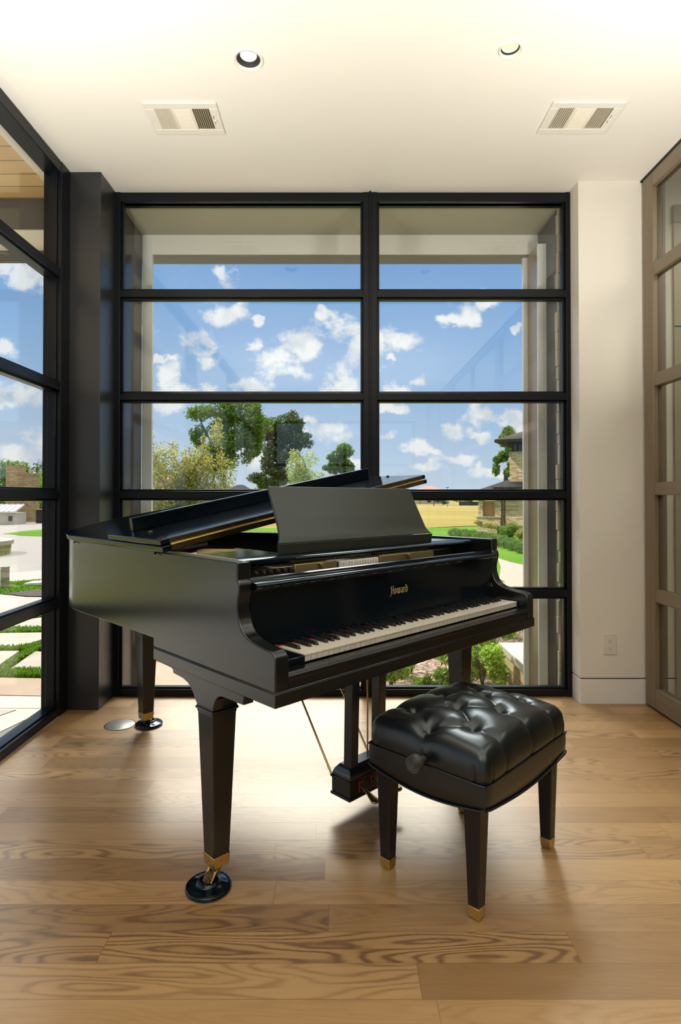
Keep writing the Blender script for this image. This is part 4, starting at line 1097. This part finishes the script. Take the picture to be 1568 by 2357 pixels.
tree('pale_shrub', (-1.05,22,G0), [([(0,0,0),(.05,0,1.5),(-.3,0,3.1)],[.05,.035,.01]),([(0,0,.4),(.5,0,1.8),(.75,0,2.4)],[.03,.02,.01])],
     rblobs([(-.35,0,2.7,.48,.45,.75),(.05,0,1.9,.75,.6,.75),(.65,0,1.9,.42,.4,.6),(-.5,0,1.3,.6,.5,.7),(.2,0,.9,1.0,.6,.7)], 9, 15, s=.6), 15000, .05, M['leafpale'], 'pale grey green shrub behind the music desk', 'shrub', seed=6, fill=.2)
tree('bush', (-2.9,9.6,G0), [], rblobs([(0,0,.45,.95,.5,.45),(.5,.3,.35,.6,.5,.35)], 8, 16), 6000, .030, M['leafolive'], 'low bushy growth under the mullion left of the lid', 'shrub', seed=7, fill=.2)
for i, (x, y, r, h) in enumerate([(-22,66,3.2,1.6),(-11,70,3.5,1.5),(-7.2,74,2.6,1.3),(-1.5,72,3.5,1.4)]):
    tree('distant_tree', (x,y,G0), [([(0,0,0),(0,0,1.5)],[.2,.15])], rblobs([(0,0,1.2,r,1.5,h)], 14, 20+i), 3500, .12, M['leafdark'], ['low dark tree line behind the brown house','dark tree mass left of the brown house','dark tree mass right of the brown house','far dark trees right of the music desk'][i], 'tree', 'far tree line', seed=30+i)
def house(name, loc, w, d, h, rh, ov, wallm, roofm, lab, wins=()):
    e = empty(name, loc, 0, lab, 'house')
    MB().box(-w/2,w/2,-d/2,d/2,0,h).build('wall', wallm, e)
    m = MB(); W2, D2 = w/2+ov, d/2+ov; k = min(W2,D2)*.98
    rx = max(W2-k,.3)
    m.add([(-W2,-D2,h),(W2,-D2,h),(W2,D2,h),(-W2,D2,h),(-rx,0,h+rh),(rx,0,h+rh)], [(0,1,5,4),(1,2,5),(2,3,4,5),(3,0,4),(0,3,2,1)])
    m.box(-W2,W2,-D2,D2,h-.12,h); m.build('roof', roofm, e)
    for (x, z, ww, hh_) in wins: MB().box(x,x+ww,-d/2-.04,-d/2+.02,z,z+hh_).build('window', M['dark'], e)
    return e
house('brown_house', (-10.1,60,G0), 2.6, 3, 2.05, .8, .25, M['stucco'], M['roofdark'], 'brown roofed house between the two dark trees', [(-.8,.9,.5,.6),(.3,.9,.5,.6)])
house('brown_house', (-7.6,26,G0), 2.0, 3, 1.6, 1.0, .2, M['stucco'], M['rooftan'], 'house roof corner behind the loose shrub at the left jamb', [(.2,.6,.4,.5)])
house('villa', (23.3,150,G0), 8.6, 9, 2.9, 1.75, .5, M['stucco'], M['roofred'], 'far villa with a red tiled hip roof', [(-3.5,1.2,.7,1),(-1.5,1.2,.7,1),(.8,1.2,.7,1),(2.6,1.2,.7,1)])
for i, (x, y, r, h) in enumerate([(19.6,140,1.4,2.0),(18.0,110,1.2,1.3),(21.5,120,.8,1.0),(33,150,3,1.2)]):
    tree('small_tree', (x,y,G0), [([(0,0,0),(0,0,1)],[.08,.06])], rblobs([(0,0,h,r,1,h*.7)], 7, 50+i), 900, .16, M['leafbright' if i == 0 else 'leafdark'], ['yellow green small tree before the red roofed villa','low tree at the left end of the far road','small tree on the far road verge','far dark trees right of the villa'][i], 'tree', seed=60+i)
o = MB().box(24,40,116,116.3,-.3,.45).build('far_fence', M['fence']); tag(o, 'long dark fence at the far edge of the field', 'fence')
struct(patch('far_road', [(-20,100),(60,102),(60,105.5),(-20,103)], M['path'], .03), 'thin pale road beyond the field', 'road')
lp_ = empty('lamp_post', (18.3,98,G0), 0, 'thin lamp post on the far road', 'lamp post')
MB().tube([(0,0,0),(0,0,3.2)], .05, 8).build('pole', M['canopy_dark'], lp_); MB().box(-.25,.25,-.1,.1,3.2,3.32).build('lantern', M['canopy_dark'], lp_)
# stone house on the right
hs = empty('stone_house', (6.45,26.0,G0), -.50, 'stone house with dark roofs at the right of the back window', 'house')
MB().box(-.05,.95,-.9,-.45,0,.66).build('sill_wall', M['stone'], hs); MB().box(-.12,1.0,-.95,-.40,.66,.70).build('sill_cap', M['cap'], hs)
MB().box(.0,.20,-.85,-.55,.70,1.50).build('pier', M['stone'], hs); MB().box(.72,.97,-.85,-.45,.70,1.50).build('pier', M['stone'], hs)
MB().box(.20,.72,-.60,-.55,.70,1.36).build('shutter_board', M['tanboard'], hs)
MB().box(.0,.97,-.85,-.50,1.50,1.60).build('lintel', M['roofdark'], hs)
MB().box(.97,4.5,-.35,3,0,1.72).build('wall', M['stone'], hs)
MB().box(1.15,4.5,-.75,-.35,0,1.45).build('wall', M['stone'], hs)
m = MB(); m.add([(-.35,-1.2,1.62),(1.4,-1.2,1.62),(1.4,-1.2,1.70),(-.35,-1.2,1.70),(-.35,1.8,1.62),(1.0,.6,2.32),(1.4,.6,2.32),(1.4,1.8,1.62)], [(0,1,2,3),(3,2,6,5),(0,3,5,4),(1,7,6,2),(4,5,6,7),(0,4,7,1)])
m.build('roof', M['roofdark'], hs)
m = MB(); m.add([(.75,-1.3,1.86),(5,-1.3,1.86),(5,-1.3,1.95),(.75,-1.3,1.95),(1.4,.2,2.32),(5,.2,2.32)], [(0,1,2,3),(3,2,5,4),(0,3,4),(0,4,5,1)]); m.build('roof', M['roofdark'], hs)
MB().box(1.22,4.5,-.30,2.5,1.72,3.42).build('tower', M['stone'], hs); MB().box(1.20,4.5,-.33,2.5,3.42,3.48).build('tower_cap', M['cap'], hs)
MB().box(1.32,4.4,-.2,2.4,3.48,3.86).build('tower_window', M['wood_out'], hs)
for x in (1.32,1.52,1.76,2.0): MB().box(x,x+.05,-.25,-.19,3.48,3.86).build('window_post', M['roofdark'], hs)
m = MB(); m.add([(.72,-.9,3.86),(5,-.9,3.86),(5,3,3.86),(.72,3,3.86),(.72,-.9,3.98),(5,-.9,3.98),(5,3,3.98),(.72,3,3.98),(2.6,1,4.75),(5,1,4.75)], [(0,3,2,1),(0,1,5,4),(3,0,4,7),(2,3,7,6),(4,5,9,8),(7,4,8),(6,7,8,9),(1,2,6,9,5)])
m.build('roof', M['roofdark'], hs)
tree('shade_tree', (8.9,31,G0), [([(0,0,0),(0,0,3)],[.2,.1])], rblobs([(0,0,4.3,.7,.8,.8),(-.25,0,3.2,.65,.7,.8)], 8, 70), 4500, .09, M['leafmid'], 'leafy tree behind the stone house tower', seed=71)
# hedge of rounded box bushes
random.seed(8)
hp = [(4.50,22.6),(4.72,22.0),(4.90,21.3),(5.02,20.5),(5.08,19.7),(5.10,18.9),(5.08,18.1),(5.05,17.3),(5.02,16.5),(5.0,15.7)]
for i, (x, y) in enumerate(hp):
    e = empty('box_bush', (x,y,gh(x,y)), 0, 'clipped round box bush in the row before the stone house', 'bush', 'clipped box hedge row')
    foliage('leaves', [(0,0,.16,.27,.25,.18)], 2600, .017, M['leafbox'], e, 80+i, fill=.75)
for i, (x, y, r, h, mt) in enumerate([(5.6,22.4,.45,.62,'leafolive'),(6.3,22,.35,.45,'leafmid'),(6.2,20.5,.5,.62,'leafmid'),(6.6,19.2,.5,.60,'leafolive'),(6.0,18.6,.4,.5,'leafolive'),(6.7,17.6,.6,.6,'leafolive')]):
    e = empty('shrub', (x,y,gh(x,y)), 0, ['spiky shrub at the near corner of the stone house sill','low green shrub under the shuttered opening','dark green shrub before the stone wall','feathery shrub behind the hedge','small feathery shrub in the hedge gap','broad feathery shrub nearest the jamb'][i], 'shrub')
    foliage('leaves', rblobs([(0,0,h*.5,r,r*.7,h*.6)], 7, 90+i), 2200, .045, M[mt], e, 95+i, fill=.1, aspect=.25)
# planting bed under the window: lantana bushes and low greens
random.seed(4)
def bedplant(x, y, r, h, n, size, mat, lab, seed, fl=0, grp=None):
    e = empty('bed_plant', (x,y,gh(x,y)+.02), 0, lab, 'plant', grp)
    st = MB(); random.seed(seed)
    for i in range(9):
        a = random.uniform(0,2*pi); q = random.uniform(.3,.9)
        st.tube([(0,0,0),(cos(a)*r*q*.5,sin(a)*r*q*.5,h*.55),(cos(a)*r*q,sin(a)*r*q,h*random.uniform(.75,1.05))],[.006,.004,.002],5)
    st.build('stem', M['trunk'], e)
    foliage('leaves', rblobs([(0,0,h*.6,r,r,h*.45)], 9, seed, s=.5), n, size, M[mat], e, seed, fill=.1, aspect=.30)
    for i in range(fl):
        a = random.uniform(0,2*pi); MB().ball((cos(a)*r*.7,-abs(sin(a))*r*.8,h*random.uniform(.7,1.1)), .017, 8, 6, (1,1,.7)).build('flower', M['purple'], e)
bedplant(1.14,5.06,.26,.54,5200,.030,'leafbright','bright shrub with purple flowers right behind the far piano leg',101,3)
bedplant(1.50,5.62,.26,.56,5000,.030,'leafbright','bright flowering shrub behind the low stone wall end',102,2)
bedplant(.98,5.85,.28,.46,3600,.030,'leafbright','bright shrub in the middle of the flower bed',103,2)
bedplant(1.75,6.3,.30,.48,2200,.030,'leafmid','leafy shrub at the far corner of the flower bed',104,1)
bedplant(1.12,4.56,.15,.36,2600,.028,'leafbright','small shrub against the low stone wall',105,0)
bedplant(.78,6.5,.30,.32,1500,.030,'leafbox','dark green mound at the back of the flower bed',106,0)
bedplant(.42,4.62,.18,.28,2400,.024,'leafbright','low feathery green left in the flower bed',107,0)
bedplant(.72,4.36,.13,.20,1200,.024,'leafmid','low feathery green by the window sill',108,0)
bedplant(.62,4.98,.10,.28,500,.026,'leafbright','single upright sprig in the bark chips',109,0)
bedplant(.90,4.50,.11,.24,700,.024,'leafmid','small feathery plant before the far piano leg',110,0)
# low stone wall with a cap
lw = empty('low_wall', (1.34,4.10,-.35), 0, 'low tan stone wall with a pale cap outside the right jamb', 'wall')
MB().box(.02,.42,.0,.70,0,.285).build('wall_body', M['stonewall'], lw, bevel=.006); MB().box(-.015,.45,-.02,.74,.285,.35).build('wall_cap', M['cap'], lw, bevel=.006)
# trees beyond the left yard
for i, (x, y, r, h, mt, lab) in enumerate([(-24.0,41.5,1.9,1.9,'leafmid','bright tree at the far left picture edge'),(-24.6,50,2.2,2.1,'leafdark','dark tree behind the stone chimney'),(-21.6,45.5,1.5,1.9,'leafmid','sunlit tree right of the stone chimney'),(-19.3,41,1.3,1.6,'leafbright','bright bushy tree next to the left window frame')]):
    tree('yard_tree', (x,y,G0), [([(0,0,0),(0,0,1.6)],[.2,.12])], rblobs([(0,0,h*1.2,r,r,h),(r*.4,0,h*.6,r,r,h*.7)], 14, 120+i, s=.55), 14000, .10, M[mt], lab, 'tree', seed=130+i)
tree('slender_tree', (-24.6,53.4,G0), [([(0,0,0),(0,0,4.6)],[.14,.05])], rblobs([(0.1,0,4.4,.55,.6,.75),(.2,0,3.6,.6,.6,.5)], 7, 140), 2600, .09, M['leafmid'], 'taller slender tree above the left tree line', seed=141)
fe = MB().box(-15.3,-9,31.4,31.5,-.3,1.15).build('mesh_fence', M['fence']); tag(fe, 'dark mesh fence behind the far garden wall', 'fence')
e = empty('shrub', (-13.9,31.07,gh(-13.9,31.07)), 0, 'pale feathery shrub above the far garden wall', 'shrub'); foliage('leaves', [(0,0,.55,.5,.15,.75)], 1600, .05, M['leafpale'], e, 150, fill=.1)

# ------------------------------------------------------------------ sky, sun and added fill lights
W = bpy.data.worlds.new('world'); SC.world = W; W.use_nodes = True
class WT(NT):
    def __init__(s): s.t = W.node_tree; s.t.nodes.clear()
t = WT()
d = t.n('TexCoord').outputs['Generated']; x, y, z = t.sep(d)
sky = t.ramp(t.math('ADD', z, t.math('MULTIPLY', x, .06)), [(0, lin(208,220,236)), (.05, lin(196,214,236)), (.16, lin(164,195,232)), (.30, lin(128,172,224)), (.45, lin(98,150,212)), (.8, lin(70,120,190))])
yy = t.math('MAXIMUM', y, .05)
px = t.math('DIVIDE', x, yy); pz = t.math('DIVIDE', z, yy)
pv = t.vec(px, pz)
dn = t.n('TexNoise', {'Vector':pv, 'Scale':22, 'Detail':5, 'Roughness':.6}).outputs['Color']
pv = t.n('VectorMath', {0:t.n('VectorMath', {0:dn, 1:(.5,.5,.5)}, operation='SUBTRACT').outputs[0], 1:(.075,.055,0), 2:pv}, operation='MULTIPLY_ADD').outputs[0]
# cumulus: (tangent x, tangent z, radius x, radius z)
CL = [(-.195,.388,.030,.022),(-.195,.318,.055,.028),(-.245,.27,.050,.032),(-.33,.29,.022,.016),(-.305,.236,.030,.010),(-.225,.232,.030,.020),(-.146,.262,.028,.014),(-.140,.302,.016,.014),
 (-.29,.205,.032,.040),(-.26,.185,.025,.016),(-.225,.190,.026,.016),(-.155,.195,.050,.016),
 (-.110,.235,.050,.040),(-.06,.262,.060,.036),(.0,.285,.060,.034),(-.02,.315,.030,.014),(.045,.255,.050,.050),(.10,.275,.055,.030),(.015,.195,.055,.045),(.10,.185,.03,.02),(-.075,.225,.03,.03),
 (.225,.315,.045,.030),(.255,.335,.040,.022),(.19,.300,.030,.014),(.310,.295,.018,.014),(.145,.200,.028,.016),(.095,.245,.02,.008),
 (.195,.118,.035,.018),(.245,.140,.050,.022),(.285,.135,.03,.018),(.31,.125,.03,.022),(.253,.110,.034,.013),(.135,.085,.040,.014),(.165,.078,.03,.010),(.205,.068,.050,.018),(.26,.045,.05,.014),(.08,.110,.016,.006),(.15,.050,.05,.010),(.30,.072,.04,.014),(.07,.155,.06,.014),(.0,.180,.05,.012),
 (-.29,.168,.05,.03),(-.36,.185,.05,.03),(-.01,.115,.06,.03),(-.05,.135,.03,.01),(-.15,.07,.06,.03),(-.20,.11,.05,.02),(.02,.06,.05,.02),
 (-.53,.385,.060,.040),(-.485,.365,.050,.030),(-.575,.40,.03,.02),(-.58,.255,.035,.02),(-.53,.175,.075,.030),(-.49,.195,.05,.03),(-.57,.165,.05,.02),(-.50,.10,.06,.03),(-.56,.075,.08,.025),(-.48,.075,.06,.02),(-.53,.05,.09,.02)]
den = None
for cx, cz, rx, rz in CL:
    q = t.n('VectorMath', {0:pv, 1:(cx,cz,0)}, operation='SUBTRACT').outputs[0]
    q = t.n('VectorMath', {0:q, 1:(1/(rx*.98),1/(rz*1.02),0)}, operation='MULTIPLY').outputs[0]
    l = t.math('SUBTRACT', 1, t.n('VectorMath', {0:q}, operation='LENGTH').outputs['Value'])
    den = l if den is None else t.n('Math', {0:den, 1:l, 2:.25}, operation='SMOOTH_MAX').outputs[0]
n1 = t.noise(t.vec(px, t.math('MULTIPLY', pz, 1.35)), 15, 9, .62, .3)
n2 = t.noise(d, 2.6, 7, .6)
front = t.n('MapRange', {0:y, 1:.25, 2:.4}).outputs[0]
den = t.math('ADD', t.math('MULTIPLY', den, .8), t.math('MULTIPLY', t.math('SUBTRACT', n1, .5), 2.0))
mk = t.n('MapRange', {0:den, 1:.10, 2:.58}, interpolation_type='SMOOTHSTEP').outputs[0]
mk2 = t.n('MapRange', {0:n2, 1:.50, 2:.62}, interpolation_type='SMOOTHSTEP').outputs[0]
up = t.n('MapRange', {0:z, 1:-.02, 2:.03}).outputs[0]
mask = t.math('MULTIPLY', t.n('Mix', {0:front, 2:mk2, 3:mk}, data_type='FLOAT').outputs[0], up)
shade = t.noise(t.vec(px, t.math('ADD', pz, .012)), 15, 6, .6)
ccol = t.ramp(shade, [(.36, lin(212,218,228)), (.56, lin(250,250,250))])
col = t.mix(t.math('MULTIPLY', mask, .93), sky, ccol)
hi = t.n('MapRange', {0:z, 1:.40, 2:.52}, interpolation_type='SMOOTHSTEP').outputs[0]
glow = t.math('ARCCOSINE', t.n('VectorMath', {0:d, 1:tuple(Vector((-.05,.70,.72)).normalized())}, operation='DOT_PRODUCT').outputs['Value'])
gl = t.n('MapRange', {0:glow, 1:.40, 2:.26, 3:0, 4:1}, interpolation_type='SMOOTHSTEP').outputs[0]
col = t.mix(hi, col, (1.15,1.17,1.2))  # upper sky brightened beyond the view to send more light indoors
col = t.mix(t.math('MULTIPLY', gl, hi), col, (19,18.8,18.4))  # added very bright patch in the unseen upper sky, gives the floor sheen
ground_c = lin(150,140,110)
col = t.mix(t.n('MapRange', {0:z, 1:-.03, 2:0}).outputs[0], ground_c, col)
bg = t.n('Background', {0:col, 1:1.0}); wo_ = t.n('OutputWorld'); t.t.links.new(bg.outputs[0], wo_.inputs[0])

def light(name, typ, loc, energy, color=(1,1,1), rot=(0,0,0), size=1, size_y=None, angle=None, spot=None):
    l = bpy.data.lights.new(name, typ); o = bpy.data.objects.new(name, l); COL.objects.link(o)
    l.energy = energy; l.color = color; o.location = loc; o.rotation_euler = rot
    if typ == 'AREA':
        l.size = size
        if not size_y: l.shape = 'DISK'
        if size_y: l.shape = 'RECTANGLE'; l.size_y = size_y
    if angle: l.angle = angle
    return o
sd = Vector((.70,.02,-.71))       # direction the sunlight travels
light('sun', 'SUN', (0,0,20), 3.9, (1,.93,.80), sd.to_track_quat('-Z','Y').to_euler(), angle=radians(.6))
# fill lamps invented for the room, all out of view
# torchiere stands added out of view to brighten the ceiling and walls
for x, y, e in ((1.50,1.45,42),(-1.22,1.45,42),(-.95,-.6,38),(1.05,-.6,38),(-.95,-2.0,36),(1.05,-2.0,36)):
    t_ = struct(MB().lathe([(0,0),(.15,0),(.15,.02),(.02,.035),(.012,.05),(.012,1.42),(.03,1.45),(.03,1.47),(.0,1.47)], (x,y,0), 28).build('fill_uplight', M['column'], smooth=40))
    MB().lathe([(.03,1.455),(.12,1.50),(.20,1.60),(.205,1.60),(.125,1.495),(.03,1.448),(.03,1.455)], (x,y,0), 36, cap=False).build('bowl', M['white'], t_, smooth=50)
    light('fill_light', 'AREA', (x,y,1.585), e, (1,.965,.90), (pi,0,0), .34)
light('hall_fill', 'AREA', (2.6,2.3,3.0), 24, (1,.95,.88), (0,0,0), 1.0, 1.0)  # unseen fill added to light the next room
SC.view_settings.view_transform = 'Standard'; SC.view_settings.look = 'None'
SC.view_settings.exposure = 0; SC.view_settings.gamma = 1; SC.view_settings.use_curve_mapping = False
c = SC.cycles
c.use_denoising = True
c.max_bounces = 12; c.diffuse_bounces = 5; c.glossy_bounces = 5; c.transparent_max_bounces = 24; c.transmission_bounces = 6
c.caustics_reflective = False; c.caustics_refractive = False
c.sample_clamp_indirect = 6
